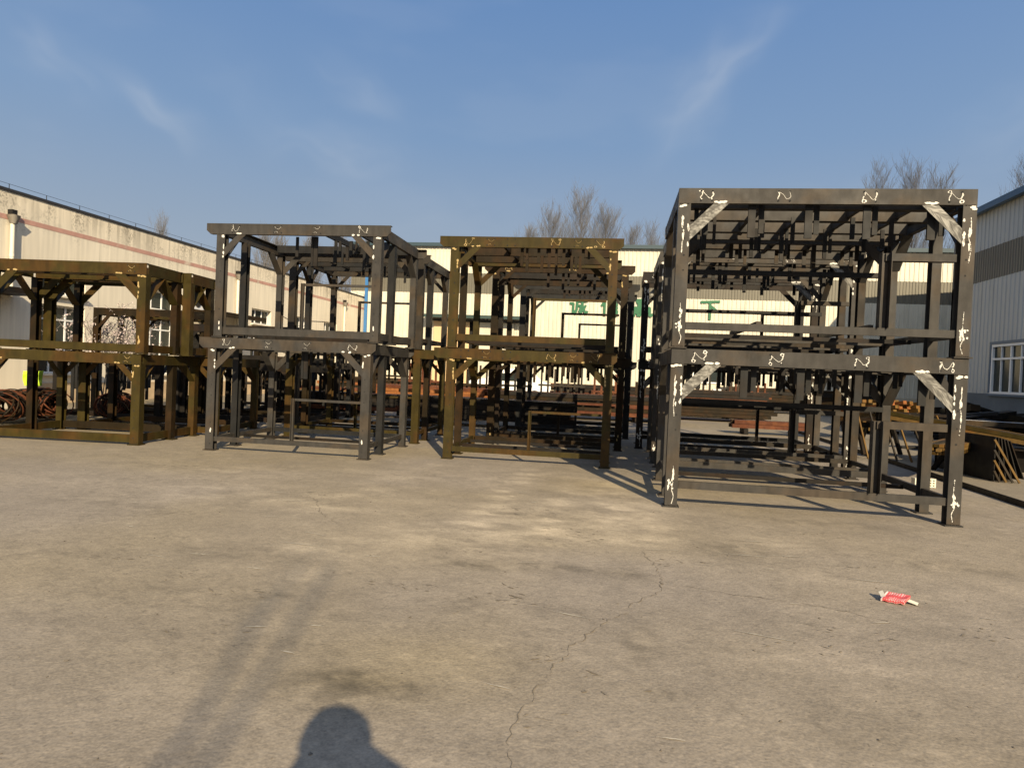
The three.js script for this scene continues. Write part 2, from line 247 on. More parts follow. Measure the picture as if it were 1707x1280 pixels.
// ------------------------------------------------------------------ buildings
function wallTex(w, h, fn, sx, sy) { const t = tex(w, h, fn); t.repeat.set(1 / sx, 1 / sy); return t; }
{ // ---- left building: rendered wall, tall windows, downpipes
  const X = -17.2, z0 = -12, z1 = -43.6, H = 5.96;
  const rend = wallTex(2048, 512, (u, v) => { // u over 16 m, v over 6 m (v up)
    const y = v * 6, x = u * 16; const st = fbm(u * 170, v * 3.4, 5, 401, 0), big = fbm(u * 12, v * 4.5, 4, 402, 0), sp = fbm(u * 420, v * 150, 3, 403, 0);
    let k = .93 + .16 * (big - .5) + .34 * (st - .5) * sstep(1.0, 5.5, y);
    const top = sstep(5.0, 5.9, y); k *= 1 - .30 * top * sstep(.5, .72, fbm(u * 120, v * 2.2, 4, 404, 0));
    const mould = sstep(.38, .70, fbm(u * 34, v * 6, 4, 405, 0)) * sstep(4.6, 5.8, y + .5 * (fbm(u * 60, v * 8, 3, 409, 0) - .5)) * sstep(.50, .66, sp); k *= 1 - .42 * mould;
    k *= 1 - .10 * sstep(.60, .72, fbm(u * 40, v * 14, 3, 406, 0)) * sstep(4.9, 5.3, y);
    k *= 1 - .16 * sstep(1.2, .3, y) * big;
    const edge = Math.abs(mod(x, 3.95) - .05) < .02 ? .82 : 1; k *= edge;
    return [.73 * k, .665 * k * (1 - .02 * top), .53 * k * (1 - .05 * top)];
  }, 16, 6);
  const wallM = new THREE.MeshStandardMaterial({ map: rend, roughness: .95 });
  const b = thing('rendered_building', 'long low cream rendered building with pink stripe and tall windows on the left', 'building', [X, 0, z0]);
  // local: u = distance along -z ; build wall as shape in (u, y) then turned so it faces +x
  const L = z0 - z1; const shp = new THREE.Shape([[0, 0], [L, 0], [L, H], [0, H]].map(p => new THREE.Vector2(...p)));
  const wins = []; // [u0, u1]
  for (const z of [-14.0, -17.75, -22.2, -29.35, -33.2, -37.0]) wins.push([z0 - z, z0 - z + 1.75]);
  for (const [a, c] of wins) for (const [y0, y1] of [[.9, 2.98], [3.28, 3.98]]) shp.holes.push(new THREE.Path([[a, y0], [c, y0], [c, y1], [a, y1]].map(p => new THREE.Vector2(...p))));
  const door = [12.6, 15.0]; shp.holes.push(new THREE.Path([[door[0], .05], [door[1], .05], [door[1], 2.6], [door[0], 2.6]].map(p => new THREE.Vector2(...p))));
  const g = new THREE.ExtrudeGeometry(shp, { depth: .28, bevelEnabled: false }); g.rotateY(Math.PI / 2); g.translate(-.28, 0, 0); // x = depth, z = -u
  mesh('wall', boxUV(g), wallM, b);
  mesh('wall', [box(.25, H, 14, 0, 0, 0)].map(q => place(q, E3(-7.3, H / 2, -.125 - 0, 0, Math.PI / 2, 0))), wallM, b);
  mesh('wall', [box(.25, H, 14, 0, 0, 0)].map(q => place(q, E3(-7.3, H / 2, -L + .13, 0, Math.PI / 2, 0))), wallM, b);
  mesh('wall', [box(.25, H - .1, L - .5, -14.4, H / 2, -L / 2)], wallM, b);
  const roof = mesh('roof', [box(14.5, .06, L + .2, -7.27, H + .035, -L / 2)], M.black, b);
  mesh('plinth', [box(.06, .62, L, .032, .31, -L / 2)], new THREE.MeshStandardMaterial({ map: tex(256, 128, (u, v) => { const k = .75 + .5 * fbm(u * 8, v * 8, 4, 610, 8); return [.48 * k, .36 * k, .22 * k]; }, .4, .8), roughness: .95 }), b);
  mesh('coping', [box(.05, .075, L + .2, .012, H + .045, -L / 2)], M.black, b);
  const wire = []; for (let u = .9; u < L; u += 1.25) wire.push(box(.014, .12, .014, .0, H + .145, -u)); wire.push(box(.009, .009, L, .0, H + .21, -L / 2));
  mesh('lightning_wire', wire, M.black, b);
  mesh('painted_stripe', [box(.006, .135, L, .003, 5.25, -L / 2)], new THREE.MeshStandardMaterial({ map: wallTex(1024, 32, (u, v) => { const k = .8 + .4 * fbm(u * 90, v * 3, 4, 420, 0), f = sstep(.62, .8, fbm(u * 40, v * 2, 3, 421, 0)); return [lerp(.44, .52, f) * k, lerp(.25, .42, f) * k, lerp(.20, .33, f) * k]; }, 16, 1), roughness: .9 }), b);
  for (const [a, c] of wins) for (const [y0, y1, nv, nh] of [[.9, 2.98, 3, [2.55]], [3.28, 3.98, 3, []]]) {
    const w = c - a, f = [box(.07, .055, w, -.2, y0 + .0275, -(a + c) / 2), box(.07, .055, w, -.2, y1 - .0275, -(a + c) / 2)];
    const hh = y1 - y0 - .11; for (let i = 0; i <= nv; i++) { const t = i === 0 ? a + .025 : i === nv ? c - .025 : a + w * i / nv; f.push(box(.065, hh, .05, -.2, (y0 + y1) / 2, -t)); }
    for (const y of nh) for (let i = 0; i < nv; i++) { const s = w / nv; f.push(box(.06, .05, s - .055, -.2, y, -(a + s * (i + .5)))); }
    const fr = mesh('window', f, M.frame, b);
    for (let i = 0; i < nv; i++) { const s = w / nv; mesh('pane', [box(.012, y1 - y0 - .13, s - .06, -.205, (y0 + y1) / 2, -(a + s * (i + .5)))], M.glass, fr); }
    mesh('sill', [box(.12, .05, w + .1, .058, y0 - .03, -(a + c) / 2)], wallM, fr);
  }
  { const f = mesh('door', [box(.06, 2.5, 1.16, -.2, 1.31, -(door[0] + .6)), box(.06, 2.5, 1.16, -.2, 1.31, -(door[1] - .6))], M.char, b); mesh('door_frame', [box(.08, .06, 2.4, -.19, 2.575, -(door[0] + 1.2))], M.frame, f); }
  mesh('awning', [box(1.3, .06, 3.7, .66, 3.42, -(14.5)), box(.04, .16, 3.7, 1.28, 3.35, -14.5)], M.umber, b);
  for (const u of [4.7, 16.0, 27.6]) {
    const dp = mesh('downpipe', [new THREE.CylinderGeometry(.058, .058, 4.95, 10).translate(.10, 2.6, -u), new THREE.CylinderGeometry(.066, .066, .08, 10).translate(.10, 4.2, -u), new THREE.CylinderGeometry(.066, .066, .08, 10).translate(.10, 1.8, -u)], M.pipe, b);
    mesh('hopper', [new THREE.CylinderGeometry(.17, .09, .24, 4, 1).rotateY(Math.PI / 4).translate(.125, 5.20, -u)], new THREE.MeshStandardMaterial({ color: new THREE.Color().setRGB(.22, .20, .165), roughness: .9 }), dp);
    mesh('spout', [box(.16, .13, .16, .085, 5.40, -u)], M.char, dp);
  }
  mesh('entrance_pier', [box(.9, 3.0, 1.3, .455, 1.5, -3.9)], wallM, b);
  mesh('entrance_canopy', [box(1.9, .14, 3.6, .955, 3.08, -2.2)], M.dark, b);
  const ac = mesh('air_conditioner', [box(.32, .56, .82, .19, 3.76, -12.9)], M.frame, b);
  mesh('fan_grille', [new THREE.CylinderGeometry(.2, .2, .02, 20).rotateZ(Math.PI / 2).translate(.362, 3.76, -12.8)], M.char, ac);
  mesh('cable', [tri(new THREE.LineCurve3(V(.02, 3.98, -19.5), V(.02, 3.72, -20.9)), .012), tri(new THREE.LineCurve3(V(.02, 3.72, -20.9), V(.02, 3.95, -25)), .012)], M.black, b);
}
// ribbed sheet wall: sheets of width sw with trapezoid ribs, local x along, y up, facing +z
function ribSheet(sw, h, pitch, depth, seed) {
  const P = [], N = Math.round(sw / pitch), pr = [];
  for (let i = 0; i < N; i++) { const a = i * pitch; pr.push([a, 0], [a + pitch * .60, 0], [a + pitch * .70, depth], [a + pitch * .90, depth]); } pr.push([sw - .004, 0]);
  const pos = [], uv = [];
  for (let i = 0; i + 1 < pr.length; i++) { const [x0, d0] = pr[i], [x1, d1] = pr[i + 1]; pos.push(x0, 0, d0, x1, 0, d1, x1, h, d1, x0, 0, d0, x1, h, d1, x0, h, d0); uv.push(x0, 0, x1, 0, x1, h, x0, 0, x1, h, x0, h); }
  const g = new THREE.BufferGeometry(); g.setAttribute('position', new THREE.Float32BufferAttribute(pos, 3)); g.setAttribute('uv', new THREE.Float32BufferAttribute(uv, 2)); g.computeVertexNormals(); return g;
}
function sheetMats(base, dirt, seed, n = 4, lo = 0) {
  const map = tex(512, 512, (u, v) => { const a = fbm(u * 5, v * 5, 4, seed, 5), st = fbm(u * 60, v * 3, 3, seed + 3, 0); const d = dirt * (.6 * sstep(.5, .8, a) + .5 * sstep(.5, .8, st)); return [1 - d, 1 - d * 1.05, 1 - d * 1.2]; }, .21, .17);
  return Array.from({ length: n }, (_, i) => new THREE.MeshStandardMaterial({ map, color: new THREE.Color().setRGB(...base.map(c => c * (1 + (h2(i, seed, 3) - .5) * .09))), roughness: .55 }));
}
const cream = sheetMats([.555, .525, .425], .16, 500), greyBand = sheetMats([.125, .115, .085], .3, 520), whiteSheet = sheetMats([.40, .41, .395], .14, 540), brownBand = sheetMats([.165, .148, .112], .2, 560);
function cladWall(parent, len, bands, sw, pitch, depth, holes = []) { // bands: [y0, y1, mats, ribPitch]
  const n = Math.round(len / sw); const cache = new Map();
  for (const [y0, y1, mats, pt, dp] of bands) for (let i = 0; i < n; i++) {
    let segs = [[y0, y1]];
    for (const [a, b, c, d] of holes) if (i * sw < b - .01 && (i + 1) * sw > a + .01) segs = segs.flatMap(([p, q]) => d <= p || c >= q ? [[p, q]] : [[p, c], [d, q]].filter(s => s[1] - s[0] > .02));
    for (const [p, q] of segs) { const key = `${(q - p).toFixed(3)}_${pt}`; if (!cache.has(key)) cache.set(key, ribSheet(sw, q - p, pt, dp, 1)); const m = mesh('cladding_sheet', cache.get(key), mats[Math.floor(h2(i, Math.round(p * 10), 9) * mats.length)], parent); m.position.set(i * sw, p, 0); }
  }
}
{ // ---- far building
  const X0 = -18.2, Z = -43, W = 50, H = 9.43;
  const b = thing('sheet_metal_workshop', 'tall cream ribbed sheet-metal workshop with green lettering closing the far end of the yard', 'building', [X0, 0, Z]);
  cladWall(b, W, [[1.0, 6.43, cream, .25, .035], [6.432, 7.72, greyBand, .167, .03], [7.722, H, cream, .25, .035]], 1.0, .25, .035, [[6, 11, 1.0, 4.75], [22, 24, 1.35, 2.5]]);
  mesh('plinth', [box(5.9, 1.0, .25, 2.96, .5, -.08), box(W - 11.1, 1.0, .25, 11.05 + (W - 11.1) / 2, .5, -.08)], new THREE.MeshStandardMaterial({ color: new THREE.Color().setRGB(.42, .37, .28), roughness: .95 }), b);
  mesh('core', [box(W - .2, H - .3, .2, W / 2, (H - .3) / 2, -.35)], M.char, b);
  mesh('side_wall', [box(.2, H - .05, 25, .12, H / 2 - .03, -12.9)], whiteSheet[0], b);
  mesh('side_wall', [box(.2, H - .05, 25, W - .12, H / 2 - .03, -12.9)], whiteSheet[0], b);
  const rs = new THREE.Shape([[-.15, H + .09], [W + .15, H + .09], [W + .15, H + .2], [-.15, H + .2]].map(p => new THREE.Vector2(...p)));
  const rg = new THREE.ExtrudeGeometry(rs, { depth: 25.5, bevelEnabled: false }); rg.translate(0, 0, -25.5); mesh('roof', boxUV(rg), M.roofBlue, b);
  mesh('gutter', [box(W + .4, .22, .22, W / 2, H + .06, .16)], M.roofTrim, b);
  mesh('corner_trim', [box(.19, H - .1, .12, 1.14, H / 2 - .05, .13)], M.blue, b);
  const tanDoor = new THREE.MeshStandardMaterial({ map: tex(256, 256, (u, v) => { const a = fbm(u * 4, v * 4, 4, 580, 4), r = sstep(.5, .75, a) * .6; return [lerp(.58, .58, r), lerp(.42, .28, r), lerp(.24, .11, r)]; }, .2, .2), roughness: .8 });
  mesh('sliding_door', [box(2.35, 4.55, .08, 6.95, 2.33, .10), box(.1, 4.5, .05, 6.95, 2.33, .165)], tanDoor, b);
  mesh('sliding_door', [box(2.6, 4.55, .08, 9.7, 2.33, .10), box(.1, 4.5, .05, 9.7, 2.33, .165)], cream[1], b);
  mesh('door_rail', [box(6.4, .12, .12, 8.5, 4.69, .16)], M.black, b);
  mesh('canopy', [box(6.6, .09, 1.0, 8.5, 4.93, .55), box(6.6, .2, .05, 8.5, 4.88, 1.08)], new THREE.MeshStandardMaterial({ color: new THREE.Color().setRGB(.02, .045, .04), roughness: .6 }), b);
  { const f = mesh('window', [box(1.9, .09, .12, 23, 1.40, .02), box(1.9, .09, .12, 23, 2.45, .02), box(.09, .96, .12, 22.1, 1.925, .02), box(.09, .96, .12, 23.9, 1.925, .02), box(.07, .96, .1, 23, 1.925, .02)], M.frame, b); mesh('pane', [box(.82, .94, .02, 22.56, 1.925, -.02)], M.glass, f); mesh('pane', [box(.82, .94, .02, 23.44, 1.925, -.02)], M.glass, f); }
  // green lettering of five characters, strokes on a 10 by 10 grid
  const chars = [
    [[[1.2, 9.2], [2.3, 8]], [[.3, 6.2], [2.2, 6.2], [2.1, 1.2], [3.4, 2.2]], [[4, 7.5], [9.7, 7.6]], [[4.3, 7.5], [4.1, 3], [3, .4]], [[4.3, 5.1], [6.3, 5.1], [6.1, 2], [5.2, 2.4]], [[6.8, 9.6], [7.3, 4], [9.2, .6], [9.8, 2.2]], [[8.9, 5.2], [5.9, .6]], [[8.2, 9.3], [9.2, 8.4]]],
    [[[3, 9.6], [.4, 5.3]], [[2, 7.2], [2, 0]], [[6, 9.8], [6.8, 8.7]], [[3.7, 7.7], [9.7, 7.8]], [[4.5, 6], [8.9, 6]], [[4.5, 4.3], [8.9, 4.3]], [[4.7, 2.8], [8.7, 2.8], [8.6, .3], [4.8, .3], [4.7, 2.8]]],
    [[[5, 10], [5, 9]], [[.8, 8.8], [9.2, 8.9]], [[2.2, 8.8], [2.2, 7.5], [8.6, 7.5]], [[3.1, 6.7], [7, 6.7], [7, 5.5], [3.1, 5.5], [3.1, 6.7]], [[1, 4.8], [.8, .3]], [[1, 4.8], [2.8, 4.8], [2.8, .3]], [[1, 3.4], [2.8, 3.4]], [[1, 2.1], [2.8, 2.1]], [[4, 4.8], [4, 2]], [[4, 4.8], [6, 4.8], [6, 2]], [[5, 4], [4.8, 2], [3.6, .3]], [[5.2, 1.9], [6.4, .3]], [[7.2, 4.8], [7.2, 2], [6.7, .3]], [[7.2, 4.8], [8.9, 4.8], [8.9, .9], [9.9, .5], [9.9, 1.7]], [[7.8, 3.5], [8.4, 2.7]]],
    [[[1.4, 8.6], [8.6, 8.7]], [[.4, 5.5], [9.6, 5.6]], [[5, 8.6], [4.6, 5.5], [.8, .3]], [[5, 5.3], [9.5, .3]]],
    [[[.3, 8.6], [9.7, 9.1]], [[5, 8.8], [5, -.4]], [[5.4, 6.6], [8.2, 4.4]]],
  ];
  chars.forEach((cs, k) => {
    const gs = [], s = .115; let layer = 0;
    for (const st of cs) for (let i = 0; i + 1 < st.length; i++) { const [ax, ay] = st[i], [bx, by] = st[i + 1], L = Math.hypot(bx - ax, by - ay) * s, g = new THREE.BoxGeometry(L + .04, .145, .03); g.rotateZ(Math.atan2(by - ay, bx - ax)); g.translate((ax + bx) / 2 * s, (ay + by) / 2 * s, layer++ * .002); gs.push(g); }
    const m = mesh('character', gs, M.green, b); m.position.set(14.42 + k * 1.95 + (k === 4 ? .1 : 0), 5.25, .07);
  });
}
{ // ---- right building, in its own shade
  const X = 15.5, zf = -37, L = 50, H = 9.62;
  const b = thing('white_sheet_workshop', 'pale grey sheet-metal workshop with brown ribbed band and blue eaves along the right side', 'building', [X, 0, zf + L], Math.PI * -.5);
  // local x runs along -? : rotation -90deg about y turns local +z to -x and local +x to +z... sheets start at far end
  b.position.set(X, 0, zf);
  cladWall(b, L, [[1.5, 6.5, whiteSheet, .333, .03], [6.502, 7.92, brownBand, .2, .04], [7.922, H, whiteSheet, .333, .03]], 1.0, .333, .03, [[4, 8, 1.5, 3.62], [12, 16, 1.5, 3.62]]);
  mesh('dado_wall', [box(L, 1.5, .3, L / 2, .75, -.12)], new THREE.MeshStandardMaterial({ map: tex(256, 256, (u, v) => { const a = fbm(u * 5, v * 5, 4, 590, 5); const k = .7 + .6 * a; return [.11 * k, .13 * k, .145 * k]; }, .3, .3), roughness: .9 }), b);
  mesh('core', [box(L - .2, H - .2, .2, L / 2, (H - .2) / 2, -.45)], M.char, b);
  // gable end walls and roof
  const gs = new THREE.Shape([[0, 0], [24, 0], [24, H], [12, H + 1.1], [0, H]].map(p => new THREE.Vector2(...p)));
  const ge = new THREE.ExtrudeGeometry(gs, { depth: .2, bevelEnabled: false }); ge.rotateY(Math.PI / 2); // shape x -> -z
  mesh('gable_wall', boxUV(ge.clone()), whiteSheet[1], b); const g2 = boxUV(ge.clone()); g2.translate(L - .2, 0, 0); mesh('gable_wall', g2, whiteSheet[1], b);
  const rf = new THREE.Shape([[-.4, H + .02], [12, H + 1.14], [24.4, H + .02], [24.4, H + .14], [12, H + 1.26], [-.4, H + .14]].map(p => new THREE.Vector2(...p)));
  const rg = new THREE.ExtrudeGeometry(rf, { depth: L + .6, bevelEnabled: false }); rg.rotateY(Math.PI / 2); rg.translate(-.3, 0, 0); mesh('roof', boxUV(rg), M.roofBlue, b);
  mesh('gutter', [box(L + .6, .26, .24, L / 2, H + .04, .30)], M.roofBlue, b);
  for (const x of [4.25, 12.3]) {
    mesh('infill', [box(4 - 3.32 > 0 ? .24 : .2, 2.12, .04, (x < 8 ? 4 : 12) + (x < 8 ? .0 : .06) + .12 - .06 * (x > 8), 2.56, 0), box(x < 8 ? .62 : .56, 2.12, .04, (x < 8 ? 8 : 16) - .32, 2.56, 0)], whiteSheet[2], b);
    const f = [box(3, .1, .14, 1.5, 1.55, 0), box(3, .1, .14, 1.5, 3.55, 0), box(.1, 1.9, .14, .05, 2.55, 0), box(.1, 1.9, .14, 2.95, 2.55, 0), box(2.8, .08, .12, 1.5, 2.98, 0)];
    for (const t of [.75, 1.5, 2.25]) { const w = t === 1.5 ? .1 : .05; f.push(box(w, 1.38 - .005, .10, t, 2.27, 0), box(w, .46, .10, t, 3.26, 0)); }
    const w = mesh('window', f, M.frame, b); w.position.set(x, 0, .02);
    for (let i = 0; i < 4; i++) for (const [y0, y1] of [[1.6, 2.94], [3.02, 3.5]]) mesh('pane', [box(.70, y1 - y0, .015, .1 + .7 * i + .35, (y0 + y1) / 2, -.03)], M.glass, w);
    mesh('blue_surround', [box(3.3, .12, .1, 1.5, 3.67, .04), box(.12, 2.06, .1, -.08, 2.57, .04), box(.12, 2.06, .1, 3.08, 2.57, .04), box(3.3, .08, .12, 1.5, 1.45, .05)], M.roofBlue, w);
  }
}

// ------------------------------------------------------------------ bare trees
const bark = new THREE.MeshStandardMaterial({ color: new THREE.Color().setRGB(.15, .13, .12), roughness: 1 });
const twigM = new THREE.MeshStandardMaterial({ color: new THREE.Color().setRGB(.115, .11, .108), roughness: 1 });
function seg(a, b, r0, r1, out) { // tapered 3-sided stick
  const d = b.clone().sub(a); const n = Math.abs(d.y) > Math.abs(d.x) ? V(1, 0, .3) : V(0, 1, .3); const e1 = n.cross(d).normalize(), e2 = d.clone().cross(e1).normalize();
  const A = [], B = []; for (let k = 0; k < 3; k++) { const c = Math.cos(k * 2.094), s = Math.sin(k * 2.094); A.push(a.clone().addScaledVector(e1, r0 * c).addScaledVector(e2, r0 * s)); B.push(b.clone().addScaledVector(e1, r1 * c).addScaledVector(e2, r1 * s)); }
  for (let k = 0; k < 3; k++) { const l = (k + 1) % 3; for (const p of [A[k], A[l], B[l], A[k], B[l], B[k]]) out.push(p.x, p.y, p.z); }
}
function geoOf(P) { const g = new THREE.BufferGeometry(); g.setAttribute('position', new THREE.Float32BufferAttribute(P, 3)); g.setAttribute('uv', new THREE.Float32BufferAttribute(new Float32Array(P.length / 3 * 2), 2)); g.computeVertexNormals(); return g; }
function bareTree(x, z, h, spread, seed, label, dens = 1, group = 'bare poplars beyond the buildings') {
  const R = rng(seed), t = thing('poplar_tree', label, 'tree', [x, 0, z], 0, group);
  const T = [], B = [];
  let p = V(0, 0, 0); const trunk = [p]; const n = 8; for (let i = 1; i <= n; i++) trunk.push(V((R() - .5) * .25, h * i / n, (R() - .5) * .25));
  const rad = f => lerp(.16, .012, f) * h / 16;
  for (let i = 0; i < n; i++) seg(trunk[i], trunk[i + 1], rad(i / n), rad((i + 1) / n), T);
  const limbs = Math.round(46 * dens);
  for (let i = 0; i < limbs; i++) {
    const f = .14 + .80 * Math.pow((i + R()) / limbs, .85), k = Math.min(n - 1, Math.floor(f * n)), base = trunk[k].clone().lerp(trunk[k + 1], f * n - k), az = R() * 6.283, len = h * lerp(.50, .08, f) * (.7 + .5 * R()), out = spread * (.7 + .6 * R());
    let q = base, dir = V(Math.cos(az) * out, 1, Math.sin(az) * out).normalize(); const ns = 5; let r = rad(f) * .42;
    for (let s = 0; s < ns; s++) {
      dir = dir.clone().add(V((R() - .5) * .22, .10, (R() - .5) * .22)).normalize(); const e = q.clone().addScaledVector(dir, len / ns), r2 = Math.max(.006, r * .72); seg(q, e, r, r2, B);
      for (let c = 0; c < 4; c++) {
        const b0 = q.clone().lerp(e, R()), a2 = R() * 6.283; let d2 = dir.clone().add(V(Math.cos(a2) * .6, .3, Math.sin(a2) * .6)).normalize(); const l2 = len * (.13 + .20 * R()) + .25; const m = b0.clone().addScaledVector(d2, l2 * .5), d3 = d2.clone().add(V((R() - .5) * .3, .35, (R() - .5) * .3)).normalize(), e2 = m.clone().addScaledVector(d3, l2 * .6);
        seg(b0, m, r2 * .5 + .002, .007, B); seg(m, e2, .007, .004, B);
        for (let w = 0; w < 3; w++) { const w0 = b0.clone().lerp(e2, .3 + .6 * R()), a3 = R() * 6.283, d4 = d3.clone().add(V(Math.cos(a3) * .55, .35, Math.sin(a3) * .55)).normalize(); seg(w0, w0.clone().addScaledVector(d4, .35 + .55 * R()), .005, .0032, B); }
      }
      q = e; r = r2;
    }
  }
  mesh('trunk', geoOf(T), bark, t); mesh('crown', geoOf(B), twigM, t); return t;
}
{
  const rows = [[-4.7, -62, 18.6, .62, 'tallest bare poplar rising behind the ochre frame stack in the middle', 1.2], [-7.2, -61, 16.6, .62, 'bare poplar just left of the tallest one behind the ochre frames', 1.1], [-2.4, -61, 16.8, .6, 'bare poplar just right of the tallest one behind the ochre frames', 1.1], [-9.2, -60, 14.9, .5, 'short bare poplar at the left end of the middle clump', .8], [-.4, -62, 15.4, .5, 'thin bare poplar at the right end of the middle clump', .7],
    [1.5, -64, 15.6, .3, 'slim bare poplar over the roof left of the large dark frame stack', .6], [3.2, -64, 15.2, .3, 'slim bare poplar partly behind the left edge of the large dark frame stack', .6],
    [21.0, -66, 21.6, .34, 'bare poplar showing above the middle of the large dark frame', .8], [23.4, -64, 21.6, .34, 'twiggy bare poplar above the right half of the large dark frame', .9], [25.8, -65, 21.4, .34, 'bare poplar above the right corner of the large dark frame', .7], [29.2, -58, 20.6, .3, 'thin bare poplar left of the blue eaves on the right', .6], [31.4, -58, 21.0, .3, 'thin bare poplar above the blue eaves on the right', .6], [34.0, -60, 21.4, .3, 'bare poplar at the right edge over the blue eaves', .7],
    [-46.5, -62, 15.6, .22, 'small bare poplar top above the left roof line', .6], [-35.2, -62, 14.4, .34, 'bare poplar behind the left roof seen through the first dark frame', .9], [-32.6, -60, 13.6, .36, 'bare poplar behind the left roof, second seen through the dark frame', .9], [-30, -61, 13.8, .36, 'bare poplar behind the left roof, third seen through the dark frame', .9], [-27.2, -62, 13.9, .36, 'bare poplar behind the left roof nearest the blue corner trim', .9], [-24.5, -62, 14, .36, 'bare poplar by the blue corner of the far workshop', .9]];
  rows.forEach(([x, z, h, s, l, d], i) => bareTree(x, z, h * .93, s * 1.15, 900 + i * 7, l, d * 1.1));
}
{ // blossoming shrub in front of the left building
  const R = rng(1201), t = thing('blossom_shrub', 'pale pink blossoming shrub in front of the left building', 'shrub', [-13.75, 0, -16.4]);
  const S = [], F = [];
  for (let i = 0; i < 26; i++) {
    const az = R() * 6.283; let q = V(Math.cos(az) * .08, 0, Math.sin(az) * .08), d = V(Math.cos(az) * .56 * R(), 1, Math.sin(az) * .56 * R()).normalize(); const L = 2.2 + R() * .75;
    for (let s = 0; s < 6; s++) {
      d = d.clone().add(V((R() - .5) * .35, .02, (R() - .5) * .35)).normalize(); const e = q.clone().addScaledVector(d, L / 6); seg(q, e, .018 - s * .0022, .016 - s * .0022, S);
      if (s > 2) for (let c = 0; c < 5; c++) {
        const a = R() * 6.283, d2 = V(Math.cos(a), .5 + R() * .4, Math.sin(a)).normalize(), b0 = q.clone().lerp(e, R()), e2 = b0.clone().addScaledVector(d2, .25 + R() * .35); seg(b0, e2, .006, .004, S);
        for (let f = 0; f < 7; f++) { const c0 = b0.clone().lerp(e2, .25 + .8 * R()).add(V((R() - .5) * .1, (R() - .5) * .1, (R() - .5) * .1)), r = .018 + .016 * R(); for (let k = 0; k < 2; k++) { const n1 = V(R() - .5, R() - .5, R() - .5).normalize(), n2 = V(R() - .5, R() - .5, R() - .5).normalize(); const p = [c0.clone().addScaledVector(n1, r), c0.clone().addScaledVector(n2, r), c0.clone().addScaledVector(n1, -r)]; for (const v of p) F.push(v.x, v.y, v.z); } }
      }
      q = e;
    }
  }
  mesh('stems', geoOf(S), bark, t); mesh('blossom', geoOf(F), new THREE.MeshStandardMaterial({ color: new THREE.Color().setRGB(.55, .46, .44), roughness: .9 }), t);
}

// ------------------------------------------------------------------ steel frame modules
function beamGeo(L, h, f, t, cut = 0) { // channel along x, centred, web at z=0 facing +z, flanges towards -z, bottom at y=0
  const s = new THREE.Shape([[-L / 2 + cut, 0], [L / 2 - cut, 0], [L / 2, cut * .9], [L / 2, h], [-L / 2, h], [-L / 2, cut * .9]].map(p => new THREE.Vector2(...p)));
  const web = new THREE.ExtrudeGeometry(s, { depth: t, bevelEnabled: false }); web.translate(0, 0, -t);
  return mergeGeometries([boxUV(web, uvo() * 3, uvo() * 3), box(L - .002, t, f - t, 0, h - t / 2 - .0005, -t - (f - t) / 2), box(L - 2 * cut - .002, t, f - t, 0, t / 2 + .0005, -t - (f - t) / 2)].map(plain));
}
function curveTube(pts, r, flat = .35) { const g = new THREE.TubeGeometry(new THREE.CatmullRomCurve3(pts.map(p => V(p[0], p[1], 0))), Math.max(4, pts.length * 4), r, 5, false); g.scale(1, 1, flat); return g; }
function dabs(pts, r, R, gap = .12) { // a dry-brushed line: a row of small ragged dabs with gaps, in plane z=0
  const cv = new THREE.CatmullRomCurve3(pts.map(p => V(p[0] + (R() - .5) * .014, p[1] + (R() - .5) * .014, 0))), n = Math.max(5, Math.round(cv.getLength() / (r * 1.1))), out = [];
  for (let i = 0; i <= n; i++) { if (R() < gap) continue; const p = cv.getPoint(i / n); out.push(blob(p.x, p.y, r * (1.2 + 2.2 * R() * R()), r * (1.2 + 2.2 * R() * R()), R, i % 6, 7)); }
  return mergeGeometries(out.length ? out : [blob(0, 0, r, r, R, 0, 7)]);
}
function blob(x, y, w, h, R, layer, n = 14) { // brushed patch of paint, thin plate with a ragged outline
  const pts = []; for (let i = 0; i < n; i++) { const a = i / n * 6.283, r = .72 + .5 * R(); pts.push(new THREE.Vector2(Math.cos(a) * w * .5 * r, Math.sin(a) * h * .5 * r)); }
  const g = new THREE.ExtrudeGeometry(new THREE.Shape(pts), { depth: .002 + .0007 * layer, bevelEnabled: false }); g.translate(x, y, 0); return g;
}
